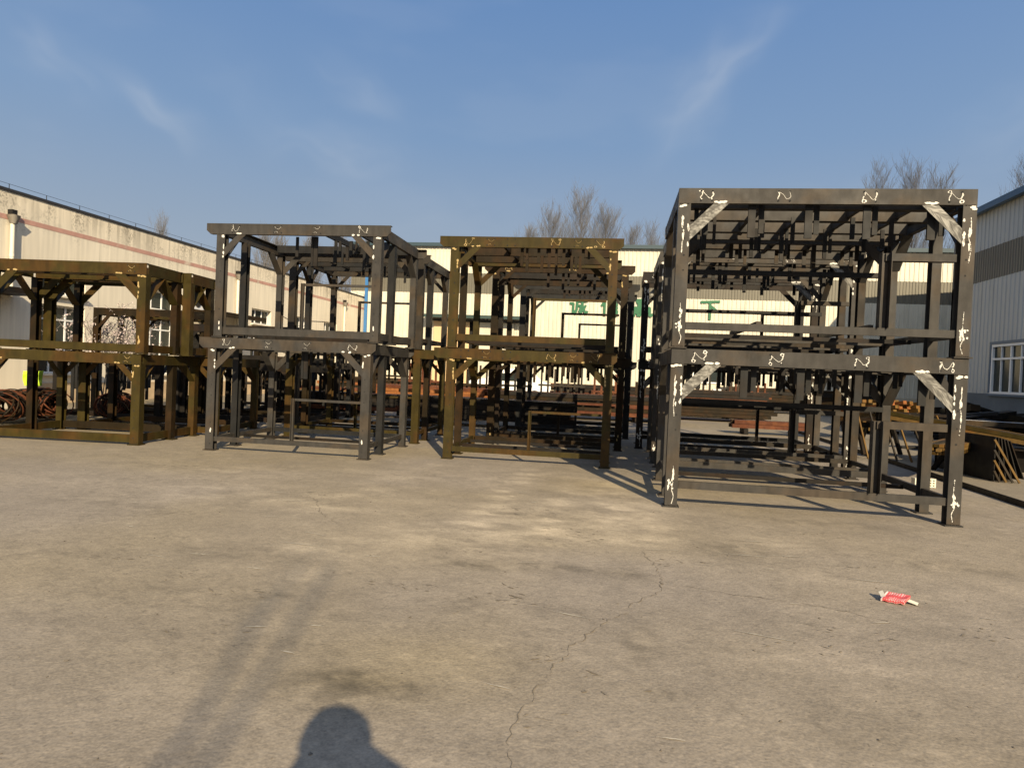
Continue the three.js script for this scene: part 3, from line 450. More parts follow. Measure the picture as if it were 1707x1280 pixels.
function frameModule(o) {
  const { w, d, h, mat } = o, R = rng(o.seed), mat2 = o.mat2 || mat;  // mat2: inner members, mostly a darker steel; interior shade put into the colour
  const bh = o.beamH ?? .18, pf = o.pf ?? .13, t = .012, hw = w / 2;
  const m = thing('steel_frame_module', o.label, 'steel frame', o.pos, o.rot || 0, o.group);
  const holes = [], marks = [], pz = o.posts || [0, -.75, -d];
  const ph = h - bh - .001;
  const hole = (x, y, z, face) => { const g = new THREE.CircleGeometry(.010 + .003 * R(), 8); if (face === 'l') g.rotateY(-Math.PI / 2); if (face === 'r') g.rotateY(Math.PI / 2); g.translate(x, y, z); holes.push(g); };
  // posts: channels whose webs face outward, each on a base plate
  for (const sx of [-1, 1]) pz.forEach((z, i) => {
    if (o.skip && o.skip.includes(`${sx}${i}`)) return;
    const g = channelY(pf, i === 0 ? pf * 1.12 : pf * .85, t, ph - .016); if (sx > 0) g.rotateY(Math.PI); g.translate(sx * (hw + (i === 0 ? pf * .56 : pf * .42)), .016, z);
    const p = mesh('post', g, i === 1 ? mat2 : mat, m);
    mesh('base_plate', [box(pf * 1.5, .014, pf * 1.4, sx * hw, .009, z)], mat, p);
    if (o.detail) for (const y of [.12, .30, .48, ph - .42, ph - .62, ph - .80]) { if (i === 0) hole(sx * (hw - .015), y, z + pf / 2 + .0015, 'f'); hole(sx * hw - sx * .0 + (sx > 0 ? -pf * .42 : pf * .42) * 0 + sx * (hw * 0) + sx * (pf * .56 + .0015) * (i === 0 ? 1 : .75), y, z + .03, sx > 0 ? 'r' : 'l'); }
  });
  const zf = pf / 2, zb = -d - pf / 2;
  // top beams
  const [ol, or_] = o.over || [pf * .56, pf * .56], LB = w + ol + or_, cx = (or_ - ol) / 2, cut = o.cut || 0;
  const fb = beamGeo(LB, bh, .075, t, cut); fb.translate(cx, h - bh, zf); mesh('top_beam', fb, mat, m);
  const bb = beamGeo(LB, bh, .075, t, cut); bb.rotateY(Math.PI); bb.translate(cx, h - bh, zb); mesh('top_beam', bb, mat, m);
  const sl = zf - zb - .16;
  for (const s of [-1, 1]) { const g = beamGeo(sl, bh, .07, t); g.rotateY(s * Math.PI / 2); g.translate(s * (hw + pf * .56 - .004), h - bh - .002, (zf + zb) / 2); mesh('top_beam', g, mat, m); }
  // cross beams along x and short joists between them
  const cz = o.cross || [-.75, -1.45], ch = o.crossH || bh * .8;
  for (const z of cz) { const g = beamGeo(w - .02, ch, o.crossF || .09, t); g.translate(0, h - ch - .004, z); mesh('cross_beam', g, mat2, m); }
  const zlist = [zf - .09, ...cz, zb + .09];
  for (let k = 0; k + 1 < zlist.length; k++) for (const fx of o.joists || [-.28, 0, .28]) { const a = zlist[k] - .07, b = zlist[k + 1] + .005; if (a - b > .1) mesh('joist', [box(.05, ch * .7, a - b, fx * w + (R() - .5) * .1, h - ch * .35 - .012, (a + b) / 2)], mat2, m); }
  // corner braces
  const bl = o.brace ?? .32, bw = o.braceW ?? .085, by = h - bh - .004;
  const brace = (x, z, dx, dz) => { const a = V(x, by - bl, z), b = V(x + dx * bl, by, z + dz * bl); const g = between(a, b, dx ? .012 : bw, dx ? bw : .012); mesh('corner_brace', g, mat, m); };
  for (const s of [-1, 1]) {
    for (const z of [zf - .012, -d]) { const x0 = s * (hw - pf * .45); const L = bl * 1.05; const sh = new THREE.Shape([[0, -L], [0, -L + bw * 1.25], [L - bw * 1.25, 0], [L, 0], [L, 0]].slice(0, 4).map(p => new THREE.Vector2(p[0], p[1]))); const g = new THREE.ExtrudeGeometry(sh, { depth: .01, bevelEnabled: false }); if (s > 0) g.scale(-1, 1, 1); g.computeVertexNormals(); const gg = boxUV(g, uvo(), uvo()); if (s > 0) { const p = gg.attributes.position; for (let i = 0; i < p.count; i += 3) { const ax = p.getX(i), ay = p.getY(i), az = p.getZ(i); p.setXYZ(i, p.getX(i + 1), p.getY(i + 1), p.getZ(i + 1)); p.setXYZ(i + 1, ax, ay, az); } gg.computeVertexNormals(); } gg.translate(x0, by, z); mesh('corner_brace', gg, z > -.5 && o.braceMat || mat, m); }
    brace(s * hw, zf - pf - .0, 0, -1); brace(s * hw, -d + pf / 2, 0, 1);
    if (o.midBrace) { brace(s * hw, -.75 + .07, 0, 1); brace(s * hw, -.75 - .07, 0, -1); }
  }
  // bottom rails
  const [ry, rh] = o.rail || [.26, .09], rt = .05;
  mesh('bottom_rail', [box(w - pf * 1.15, rh, rt, 0, ry, zf - .05)], mat, m); mesh('bottom_rail', [box(w - pf, rh, rt, 0, ry, -d)], mat2, m);
  for (const s of [-1, 1]) for (let i = 0; i + 1 < pz.length; i++) { const a = pz[i] - pf * .5, b = pz[i + 1] + pf * .5; if (a - b > .1) mesh('bottom_rail', [box(rt, rh, a - b, s * (hw - .02), ry, (a + b) / 2)], mat, m); }
  if (o.floor !== false) for (const z of o.floorZ || cz) mesh('floor_rail', [box(w - pf * .6, rh * .6, .05, 0, ry - .03, z)], M.dark, m);
  for (const fx of o.floorJ || []) mesh('floor_rail', [box(.06, rh * .6, d - .15, fx * w, ry + rh * .67, -d / 2)], mat2, m);
  for (const [y, z] of o.backRail || []) { const g = beamGeo(w - pf * .9, .07, .07, .008); g.translate(0, y, z); mesh('cross_rail', g, M.char, m); }
  // the low door-like sub-frame on the right
  if (o.sub) {
    const [sx, sy] = o.sub, sp = o.subW ?? .06, sm = o.subMat || mat; const y0 = ry + rh / 2, zz = zf - .05;
    const p = channelY(sp, sp, .007, sy - y0); p.rotateY(-.5 * Math.PI); p.translate(sx, y0 + .001, zz - sp * .3); mesh('support_post', p, sm, m);
    const g = beamGeo(hw - pf * .6 - sx - .02, sp * .8, sp * .9, .007); g.translate((hw - pf * .6 + sx) / 2, sy - sp * .8, zz); mesh('support_rail', g, sm, m);
  }
  // hanger bars
  for (const [x, z, len, bwid] of o.hang || []) mesh('hanger_bar', [box(bwid || .05, len, .012 + .03 * h2(Math.round(x * 100), 1, 4), x, h - bh - len / 2 + .04, z)], o.hangMat || mat2, m);
  // brushed paint marks around bolt holes and welds on the front
  const put = (g, x, y, z) => { g.translate(x, y, z); marks.push(g); };
  const zm = zf + .001; let layer = 0;
  for (const [fx, type] of o.marks || []) {
    const x = fx * w, y = h - bh / 2, a = .065, bq = .055, j = () => (R() - .5) * .012;
    for (const [px, py] of [[-a, bq], [-a, -bq], [a, bq], [a, -bq]]) hole(x + px, y + py, zf + .007, 'f');
    const r = (o.markR ?? .008) * (.6 + .4 * R());
    if (R() < .12 && !o.streak) continue;
    if (type !== 3) { for (const q of [-1, 1]) { if (R() < .85) put(dabs([[q * a, bq], [q * a + .01, .02], [q * a - .008, -.02], [q * a, -bq * (.6 + .6 * R())]], r, R), x, y, zm); if (R() < .7) put(blob(x + q * a, y + q * bq * (R() < .5 ? 1 : -1), .03 + .025 * R(), .025 + .02 * R(), R, layer++ % 6), 0, 0, zm); } }
    if (type === 0 || (type === 1 && R() < .4)) put(dabs([[-a, bq], [-.02, .01], [.03, -.03], [a, -.005], [a, bq]], r * .5, R, .05), x, y, zm + .0005);
    else if (type === 1) put(dabs([[-a, bq], [-.03, -.02], [.0, -.04], [.03, -.015], [a, bq]], r * .5, R, .05), x, y, zm + .0005);
    if (type === 3) { put(dabs([[-a, bq], [0, .01], [a, bq]], r * .5, R, .3), x, y, zm); put(dabs([[-a, -bq], [-.02, -.03], [0, -bq]], r * .5, R, .3), x, y, zm); }
  }
  if (o.weld) for (const s of [-1, 1]) {
    const x = s * hw, q = o.weld;
    for (let i = 0; i < 4 * q; i++) put(blob(x + (R() - .5) * .11, by - .015 - R() * .03, .05, .028, R, layer++ % 5), 0, 0, zm);
    const xb = s * (hw - pf * .45 - bl * .95); for (let i = 0; i < 5 * q; i++) put(blob(xb + s * (R() - .2) * .16, by + .012 + R() * .014, .05, .026, R, layer++ % 5), 0, 0, zm);
    for (let i = 0; i < 8 * q; i++) put(blob(x - s * (.048 + .014 * R()), by - .14 - R() * (o.streak ? .36 : .24), .016 + .014 * R(), .03 + .04 * R(), R, layer++ % 5), 0, 0, zm);
    if (o.streak) for (let i = 0; i < 7; i++) put(blob(x + s * (.02 * R()), by - .16 - R() * .42, .012 + .014 * R(), .03 + .05 * R(), R, layer++ % 5), 0, 0, zm);
    const yb = o.weldLow ?? 1; if (yb) for (let i = 0; i < 4 * q; i++) put(blob(x - s * (.03 - .03 * R()), ry - .02 + R() * .22, .022, .06, R, layer++ % 5), 0, 0, zm);
    if (o.streak) { put(dabs([[x + s * .012, by - .14], [x + s * .02, by - .26], [x - s * .0, by - .34], [x + s * .018, by - .47], [x + s * .008, by - .55 - .2 * R()]], .006, R, .25), 0, 0, zm); put(dabs([[x - s * .01, .05], [x - s * .022, .14], [x + s * .0, .22], [x - s * .016, .34], [x - s * .004, .42 + .15 * R()]], .005, R, .3), 0, 0, zm); for (let i = 0; i < 9; i++) put(blob(x + (R() - .5) * .09, ry + (R() - .5) * .12, .012 + .02 * R(), .02 + .03 * R(), R, layer++ % 5), 0, 0, zm); }
  }
  if (o.detail) {
    const W = []; const bead = (ax, ay, az, bx, by2, bz) => { const n = 7; for (let i = 0; i < n; i++) { const t = (i + R() * .6) / n, g = new THREE.IcosahedronGeometry(.006 + .004 * R(), 0); g.scale(1.3, .8, .8); g.translate(lerp(ax, bx, t), lerp(ay, by2, t), lerp(az, bz, t)); W.push(g); } };
    for (const sx of [-1, 1]) { const x = sx * hw; bead(x - .06, h - bh - .004, zf + .002, x + .06, h - bh - .004, zf + .002); bead(x - .07, .022, zf + .004, x + .07, .022, zf + .004); bead(x - sx * pf * .56, ry - rh / 2, zf - .02, x - sx * pf * .56, ry + rh / 2, zf - .02); for (const z of pz) bead(x + sx * pf * .5, .022, z - .06, x + sx * pf * .5, .022, z + .06); }
    const g = mesh('weld_beads', W, M.grey, m); g.userData.kind = 'stuff';
  }
  if (holes.length) { const g = mesh('bolt_holes', holes, M.hole, m); g.userData.kind = 'stuff'; }
  if (marks.length) { const g = mesh('paint_marks', marks, o.markMat || M.white, m); g.userData.kind = 'stuff'; }
  return m;
}
function hangers(seed, w, zs, n, lo, hi, wid = .045, from = -.46, to = .46) { const R = rng(seed), out = []; for (const z of zs) for (let i = 0; i < n; i++) { const x = (from + (to - from) * (i + .2 + .6 * R()) / n) * w, L = lo + (hi - lo) * R(); out.push([x, z, L, wid]); if (R() < .55) out.push([x + .07 + .08 * R(), z - .02, L * (.6 + .5 * R()), wid * .8]); } return out; }
const G1 = 'stacked steel frame modules in rows in the yard';
// column of the large dark stack on the right
const hang3 = []; for (const x of [-.78, -.13, .52, 1.22]) hang3.push([x, -.05, .42, .085]); for (const x of [-.64, .0, .66, 1.4]) hang3.push([x, -.2, .34, .06]); for (const x of [-1.28, -1.4]) hang3.push([x, -.3, .34, .05]);
for (const [tier, y] of [['lower', 0], ['upper', 1.922]]) {
  frameModule({ label: `large dark steel frame with white paint marks, ${tier} of the front pair at right`, pos: [2.16, y, -8.62], rot: .02, w: 3.16, d: 2.1, h: 1.92, mat: M.steel, mat2: M.steel, hangMat: M.char, seed: 31 + y * 10, group: G1, posts: [0, -.75, -2.1], rail: [.275, .09], sub: [.72, tier === 'lower' ? 1.16 : 1.19], subW: .11, subMat: M.steel, hang: [...hang3, ...hangers(8 + y, 3.1, [-.8, -1.5, -2.0], 5, .22, .4, .05)], marks: [[-.46 + .04, 0], [-.14, 0], [.16, tier === 'lower' ? 1 : 0], [.45, 1]], markR: .0085, weld: 1, detail: true, floorJ: tier === 'upper' ? [-.2, .2] : [], braceW: .14, brace: .43, braceMat: M.brushed, streak: true, cross: [-.24, -.88, -1.62], crossH: .16, crossF: .13, floorZ: [-1.25], backRail: [[1.2, -2.0]], joists: [-.38, -.19, 0, .19, .38] });
  frameModule({ label: `narrow dark steel frame between the large right pair and the next, ${tier} tier`, pos: [2.2, y, -11.08], rot: .02, w: 3.18, d: 1.2, h: 1.92, mat: M.steel, mat2: M.grey, hangMat: M.grey, seed: 32 + y * 10, group: G1, posts: [0, -1.2], rail: [.29, .07], hang: hangers(23 + y, 3.1, [-.1, -.7], 5, .2, .36, .06), cross: [-.55], crossF: .12, floor: false, brace: .38, braceW: .10, joists: [-.38, -.19, 0, .19, .38] });
  frameModule({ label: `white-marked dark steel frame behind the large right pair, ${tier} of the second pair`, pos: [2.2, y, -12.85], rot: .02, w: 3.3, d: 1.9, h: 1.92, mat: M.steel, mat2: M.grey, hangMat: M.char, streak: true, braceW: .11, brace: .4, braceMat: M.brushed, cross: [-.45, -1.1], crossF: .13, floorZ: [-1.0], backRail: [[1.0, -1.7]], seed: 33 + y * 10, group: G1, posts: [0, -.7, -1.9], rail: [.29, .09], sub: [.7, 1.1], subW: .09, hang: hangers(18 + y, 3.2, [-.05, -.75, -1.5], 5, .22, .42, .06), marks: [[-.42, 0], [-.14, 0], [.16, 0], [.45, 1]], weld: 1, joists: [-.38, -.19, 0, .19, .38] });
  frameModule({ label: `${tier} dark steel frame of the third right pair, left edge showing beside the gap`, pos: [2.05, y, -15.3], rot: .0, w: 3.5, d: 1.2, posts: [0, -1.2], cross: [-.6], h: 1.92, mat: M.dark, mat2: M.char, streak: true, braceW: .12, brace: .42, braceMat: M.brushed, seed: 37 + y * 10, group: G1, sub: [.7, 1.1], hang: hangers(28 + y, 3.2, [-.05], 5, .2, .3, .06), marks: [[-.44, 0], [-.38, 1]], weld: 1, joists: [-.3, 0, .3] });
}
// ochre stack in the middle
for (const [tier, y] of [['lower', 0], ['upper', 1.922]]) {
  const over = tier === 'lower' ? [.30, .13] : [.27, .16];
  frameModule({ label: `ochre steel frame with yellow marks, ${tier} of the front pair in the middle`, pos: [-1.675, y, -11.66], rot: .025, w: 2.71, d: 2.1, h: 1.92, mat: M.ochre, mat2: M.umber, seed: 51 + y * 10, group: G1, posts: [0, -.75, -2.1], rail: tier === 'lower' ? [.18, .09] : [.19, .11], sub: [.06, .90], subW: .05, over, cut: .06, hang: hangers(58 + y, 2.6, [-.06, -.9], 5, .22, .40, .05, -.12, .36), marks: [[-.41, 1], [-.14, 0], [.14, 0], [.41, 1], [-.27, 3], [.28, 3]], markMat: M.chalk, markR: .0055, weld: .55, weldLow: 0, detail: true, braceW: .12, brace: .38, cross: [-.95, -1.75], joists: [-.2, .2] });
  for (const [k, z] of [['second', -14.5], ['third', -17.4]]) frameModule({ label: `${k === 'third' ? 'grey-brown' : 'brown'} steel frame, ${tier} of the ${k} pair back in the middle row`, pos: [-1.5 + (k === 'third' ? .15 : 0), y, z], rot: .02, w: 2.71, d: 2.1, h: 1.92, mat: k === 'third' ? M.char : M.umber, mat2: M.dark, seed: 53 + y * 10 - z, group: G1, rail: [.2, .09], sub: [.1, .92], subW: .055, over: [.25, .2], cut: .06, hang: hangers(68 + y - z, 2.6, [-.06], 5, .2, .42, .055, -.15, .42), cross: [-1.1], joists: [.2], marks: k === 'second' ? [[-.4, 1], [.4, 1], [.1, 0]] : [], markMat: M.chalk, weld: k === 'second' ? .5 : 0 });
}
// dark grey stack left of the middle
for (const [tier, y] of [['lower', 0], ['upper', 1.922]]) {
  const up = tier === 'upper';
  frameModule({ label: `dark grey frame with chamfered beam ends, ${tier} of the pair left of the middle`, pos: [-5.6 + (up ? .10 : 0), y, -10.78], rot: .025, w: up ? 2.75 : 2.73, d: 2.1, h: 1.92, mat: M.steel, mat2: M.char, seed: 71 + y * 10, group: G1, posts: [0, -.75, -2.1], rail: up ? [.12, .12] : [.2, .08], sub: [.1, .95], subW: .05, over: up ? [.26, .22] : [.24, .15], cut: .07, cross: up ? [-1.9] : [-1.0], joists: [.1, .34], hang: [[-.18, -.3, .34, .05], [.18, -.25, .5, .07], [.12, -.25, .5, .04], ...hangers(78 + y, 2.6, [-.6, -1.2, -1.8], 4, .2, .42, .05, -.02, .45)], marks: [[-.40, 1], [-.13, 3], [.12, 3], [.41, 0]], markR: .005, weld: .5, weldLow: .25, detail: true, braceW: .12, brace: .37 });
  frameModule({ label: up ? 'dark steel frame resting on an ochre one, behind the dark front frames' : 'ochre steel frame under a dark one, behind the dark front frames', pos: [-5.62, y, -13.55], rot: .02, w: 2.75, d: 2.1, h: 1.92, mat: up ? M.grey : M.ochre, mat2: up ? M.char : M.umber, seed: 73 + y * 10, group: G1, rail: [.2, .08], sub: [.1, .95], subW: .05, over: up ? [.22, .2] : [.2, .42], cut: .06, hang: hangers(88 + y, 2.6, [-.35, -1.0], 4, .25, .45, .05, -.1, .45), marks: [], midBrace: true });
}
// lower ochre stack at the left edge: two deep, shorter tiers
frameModule({ label: 'short ochre steel frame on the ground at the left edge, lower of the pair', pos: [-9.77, 0, -10.62], rot: .09, w: 2.78, d: 1.8, h: 1.58, mat: M.ochre, mat2: M.umber, seed: 81, group: G1, posts: [0, -1.02, -1.8], pf: .14, rail: [.11, .14], over: [.08, .08], hang: [], cross: [-1.0], floor: false, brace: .30, braceW: .11, marks: [[.44, 3]], markMat: M.chalk, weld: .3, weldLow: 0, midBrace: false, detail: true });
frameModule({ label: 'short ochre steel frame with wide gussets at the left edge, upper of the pair', pos: [-9.72, 1.582, -10.62], rot: .09, w: 2.78, d: 1.0, h: 1.57, mat: M.ochre, mat2: M.umber, seed: 82, group: G1, posts: [0, -1.0], pf: .14, beamH: .2, rail: [.10, .13], over: [.08, .08], cross: [-.5], hang: [], floor: false, brace: .42, braceW: .16, marks: [[.43, 3]], markMat: M.chalk, weld: .8, weldLow: .6, midBrace: false, detail: true });
frameModule({ label: 'short ochre steel frame directly behind the left-edge pair, lower', pos: [-9.6, 0, -12.62], rot: .09, w: 2.78, d: 1.8, h: 1.58, mat: M.ochre, mat2: M.umber, seed: 83, group: G1, posts: [0, -.9, -1.8], pf: .14, rail: [.11, .12], hang: [], cross: [-.9], brace: .3, braceW: .11 });
frameModule({ label: 'short ochre steel frame with gussets directly behind the left-edge pair, upper', pos: [-9.68, 1.582, -11.80], rot: .09, w: 2.78, d: .78, h: 1.57, mat: M.ochre, mat2: M.umber, seed: 84, group: G1, posts: [0, -.78], pf: .14, beamH: .2, rail: [.10, .13], cross: [-.5], hang: [], floor: false, brace: .42, braceW: .16 });
frameModule({ label: 'brown steel frame on the ground seen through the left-edge frames', pos: [-9.4, 0, -15.6], rot: .05, w: 2.9, d: 2.1, h: 1.5, mat: M.dark, mat2: M.umber, seed: 85, group: G1, rail: [.12, .12], brace: .3, midBrace: true, hang: hangers(118, 2.6, [-.35, -1.2], 3, .2, .4) });
frameModule({ label: 'brown steel frame stacked on the one seen through the left-edge frames', pos: [-9.4, 1.502, -15.6], rot: .05, w: 2.9, d: 2.1, h: .9, mat: M.dark, mat2: M.umber, seed: 86, group: G1, rail: [.12, .12], brace: .3, midBrace: true, hang: [] });
frameModule({ label: 'ochre steel frame in front of the blossoming shrub', pos: [-12.4, 0, -15.9], rot: .05, w: 2.4, d: 1.8, h: 2.75, mat: M.umber, mat2: M.ochre, seed: 87, group: G1, posts: [0, -.9, -1.8], rail: [.12, .12], brace: .35, hang: [] });
frameModule({ label: 'dark ochre steel frame farther back below the long left wall', pos: [-9.6, 0, -19.4], rot: .05, w: 3.0, d: 2.1, h: 2.4, mat: M.umber, mat2: M.dark, seed: 88, group: G1, rail: [.12, .12], brace: .35, midBrace: true, hang: [] });

frameModule({ label: 'dark low frame hung with bars among the rusty coils at the left', pos: [-12.2, 0, -14.6], rot: .06, w: 2.6, d: 2.0, h: 1.58, mat: M.dark, mat2: M.char, seed: 89, group: G1, rail: [.12, .1], brace: .3, hang: hangers(131, 2.4, [-.1, -.7, -1.3, -1.9], 6, .3, 1.05, .08) });
frameModule({ label: 'dark low frame hung with bars behind the right posts of the left-edge pair', pos: [-9.4, 0, -18.1], rot: .06, w: 2.8, d: 1.0, h: 1.6, mat: M.dark, mat2: M.char, seed: 90, group: G1, posts: [0, -1.0], cross: [-.5], rail: [.12, .1], brace: .3, hang: hangers(132, 2.6, [-.1, -.5, -.9], 7, .4, 1.2, .08) });

// ------------------------------------------------------------------ loose steel, coils and yard clutter
function pile(name, label, category, pos, rot, len, cols, rows, sx, sy, mats, seed, lift = 0, group) {
  const R = rng(seed), t = thing(name, label, category, pos, rot, group);
  if (lift) for (const x of [-len * .32, len * .32]) mesh('bearer', [box(.12, lift - .004, cols * sx * 1.3, x, (lift - .004) / 2, 0)], M.dark, t);
  for (let r = 0; r < rows; r++) for (let c = 0; c < cols; c++) { if (r === rows - 1 && R() < .2) continue; const L = len * (1 - .06 * R()); const b = mesh('steel_bar', boxUV(new THREE.BoxGeometry(L, sy * .92, sx * .9), R() * 4, R() * 4), mats[Math.floor(R() * mats.length)], t); b.position.set((R() - .5) * len * .05, lift + sy * (r + .5), (c - (cols - 1) / 2) * sx); b.rotation.y = (R() - .5) * .012; }
  return t;
}
const GP = 'loose piles of steel sections between the frames and the far workshop';
[['long rusty red pile of steel sections seen under the dark front frames', -7.6, -20.5, .1, 6.5, 6, 4, .16, .13, [M.rust, M.rust, M.dark, M.umber]],
  ['orange-brown pile of thick plates behind the dark front frames', -7.0, -24.5, -.05, 4.2, 5, 6, .22, .12, [M.orange, M.rust, M.rust, M.umber]],
  ['tan stack of short steel sections below the left wall', -11.5, -26, .2, 4, 7, 4, .16, .12, [M.tan, M.rust]],
  ['dark red low pile of beams behind the gap between grey and ochre frames', -3.9, -19.0, .03, 5, 6, 4, .18, .15, [M.rust, M.dark]],
  ['low brown pile of steel bars just before the far workshop door', -9.6, -33, 0, 7, 6, 5, .2, .14, [M.umber, M.rust, M.tan]],
  ['rusty pile of sections behind the ochre frames', -1.6, -24.5, .05, 6, 8, 5, .18, .14, [M.rust, M.dark, M.umber]],
  ['long pile of dark beams behind the ochre frames near the wall', 1.2, -30, .03, 9, 6, 6, .2, .16, [M.dark, M.umber, M.rust]],
  ['brown stack of sections seen low through the large right frame', 2.4, -27.5, .03, 6, 8, 5, .18, .13, [M.umber, M.tan]],
  ['small rusty channel pile lying on the open ground behind the large right frame', 4.2, -21.5, .05, 2.2, 3, 2, .16, .12, [M.rust, M.umber]],
  ['dark pile of scrap beams by the far wall on the right', 8.4, -36, .05, 7, 7, 7, .2, .16, [M.dark, M.umber]],
  ['ochre pile of angle sections on the raised strip far back', 8.6, -26, 1.2, 6, 8, 4, .16, .13, [M.tan, M.ochre]],
  ['brown pile of bars near the blue corner trim', -13.6, -36, .1, 6, 6, 5, .2, .15, [M.umber, M.orange]],
].forEach(([l, x, z, r, len, c, rw, sx, sy, mats], i) => pile('steel_pile', l, 'steel pile', [x, 0, z], r, len, c, rw, sx, sy, mats, 700 + i, .18, GP));
{ // upright off-cuts and racks among the piles
  const R = rng(444);
  const spots = [[-8.2, -28], [-6.1, -29], [-4.4, -27], [-2.6, -29], [-.6, -28], [.9, -26], [2.2, -31], [4.0, -30], [5.6, -33], [-10.4, -30], [-12, -22]];
  const words = ['beside the tan stack under the left wall', 'behind the orange-brown plates', 'right of the orange-brown plates', 'behind the middle frames, left', 'straight behind the ochre frames', 'behind the right post of the ochre frames', 'before the far wall in the gap', 'behind the large right frame, left', 'by the small window of the far workshop', 'near the left wall downpipe', 'left of the grey frames, below the awning'];
  spots.forEach(([x, z], i) => { const t = thing('steel_rack', `upright rack of rusty posts ${words[i]}`, 'rack', [x, 0, z], R() * .3, 'racks of posts among the piles'); const n = 5 + Math.floor(R() * 4), m = [M.rust, M.umber, M.dark, M.grey][i % 4]; const H = 1.2 + R() * .9; for (let k = 0; k < n; k++) mesh('post', [box(.08, H * (.8 + .3 * R()), .08, (k - n / 2) * .28, H * .5, (R() - .5) * .5)], m, t); mesh('rail', [box(n * .28, .08, .06, -.14, H * .55, .32)], m, t); mesh('rail', [box(n * .28, .08, .06, -.14, .12, .32)], m, t); });
}
function sawhorse(label, x, z, r, mat) { const t = thing('sawhorse', label, 'sawhorse', [x, 0, z], r, 'steel sawhorses'); mesh('top_bar', [box(1.4, .1, .1, 0, .9, 0)], mat, t); for (const sx of [-.55, .55]) for (const sz of [-1, 1]) mesh('leg', between(V(sx * 1.1, 0, sz * .3), V(sx, .85, 0), .06, .06), mat, t); mesh('brace', between(V(-.58, .3, 0), V(.5, .8, 0), .04, .04), mat, t); }
sawhorse('orange steel sawhorse behind the dark front frames', -5.7, -18.9, .3, M.orange);
sawhorse('brown steel sawhorse left of the orange one', -9.9, -22.5, -.2, M.umber);
{ // white machine by the small window
  const t = thing('welding_machine', 'white box-shaped machine by the small far window', 'machine', [5.3, 0, -38.5]); mesh('body', [box(1.5, .7, .7, 0, .75, 0)], M.frame, t); mesh('knob', [new THREE.CylinderGeometry(.06, .06, .04, 12).rotateX(Math.PI / 2).translate(-.3, .85, .37)], M.black, t); for (const x of [-.6, .6]) mesh('leg', [box(.1, .39, .5, x, .2, 0)], M.black, t); mesh('lid', [box(1.1, .12, .5, 0, 1.17, 0)], M.black, t);
  const c = thing('white_van', 'white round-roofed vehicle half hidden behind piles left of the ochre frames', 'vehicle', [-6.1, 0, -35.5], .2);
  const s = new THREE.Shape(); s.moveTo(-2.0, .35); s.lineTo(-2.0, .95); s.quadraticCurveTo(-1.9, 1.05, -1.2, 1.1); s.quadraticCurveTo(-.7, 1.62, 0, 1.65); s.quadraticCurveTo(1.1, 1.65, 1.6, 1.1); s.lineTo(2.05, .95); s.lineTo(2.05, .35); s.lineTo(-2, .35);
  const g = new THREE.ExtrudeGeometry(s, { depth: 1.5, bevelEnabled: true, bevelSize: .08, bevelThickness: .08, bevelSegments: 2 }); g.translate(0, 0, -.75); mesh('body', g, M.frame, c); mesh('side_window', [box(1.9, .38, .02, .1, 1.28, .845)], M.glass, c); for (const x of [-1.3, 1.3]) for (const z of [-.75, .75]) mesh('wheel', [new THREE.CylinderGeometry(.33, .33, .2, 18).rotateX(Math.PI / 2).translate(x, .33, z)], M.black, c);
}
function coil(label, x, z, r, width, n, tilt, seed) {
  const R = rng(seed), t = thing('steel_coil', label, 'steel coil', [x, 0, z], 0, 'coils of rusty strip by the left wall');
  for (let i = 0; i < n; i++) { const f = R() - .5, rr = r * (.45 + .55 * R()), g = new THREE.TorusGeometry(rr, .012 + .012 * R(), 4, 26); g.scale(1, .9 + .15 * R(), 1); g.rotateZ(R() * 6); g.rotateX((R() - .5) * 1.5); g.rotateY((R() - .5) * 1.9); g.scale(1, .85, 1); g.translate((R() - .5) * .2, r * .88 + .02, f * width); g.rotateY(tilt); mesh('strip_loop', g, R() < .55 ? M.rust : R() < .5 ? M.umber : M.dark, t); }
}
coil('large tangled coil of rust-brown strip at the left edge', -12.95, -12.6, .42, .9, 90, .7, 61);
coil('rust-brown strip coil with a lime bag on top, second from the left', -13.05, -13.6, .42, .9, 95, 1.25, 62);
coil('small loose coil of rusty strip behind the left-edge posts', -12.3, -15.0, .36, .8, 70, .5, 63);
coil('flat dark coil of strip right of the small loose one', -11.6, -16.6, .30, .8, 60, .3, 64);
{ const R = rng(65), g = new THREE.BoxGeometry(.30, .32, .2, 8, 8, 4), p = g.attributes.position; for (let i = 0; i < p.count; i++) { const x = p.getX(i), y = p.getY(i), z = p.getZ(i); p.setXYZ(i, x + (vnoise(y * 7 + 3, z * 7, 5) - .5) * .06, y + (vnoise(x * 6, z * 6 + 5, 6) - .5) * .08, z * (1 + .3 * Math.cos(y * 5)) + (vnoise(x * 9, y * 9, 7) - .5) * .07); } g.computeVertexNormals(); const m = mesh('lime_bag', g, new THREE.MeshStandardMaterial({ color: new THREE.Color().setRGB(.42, .62, .02), roughness: .7 })); m.position.set(-12.98, .95, -13.3); m.rotation.y = .5; tag(m, 'bright lime green bag lying on a rusty coil at the left', 'bag'); }
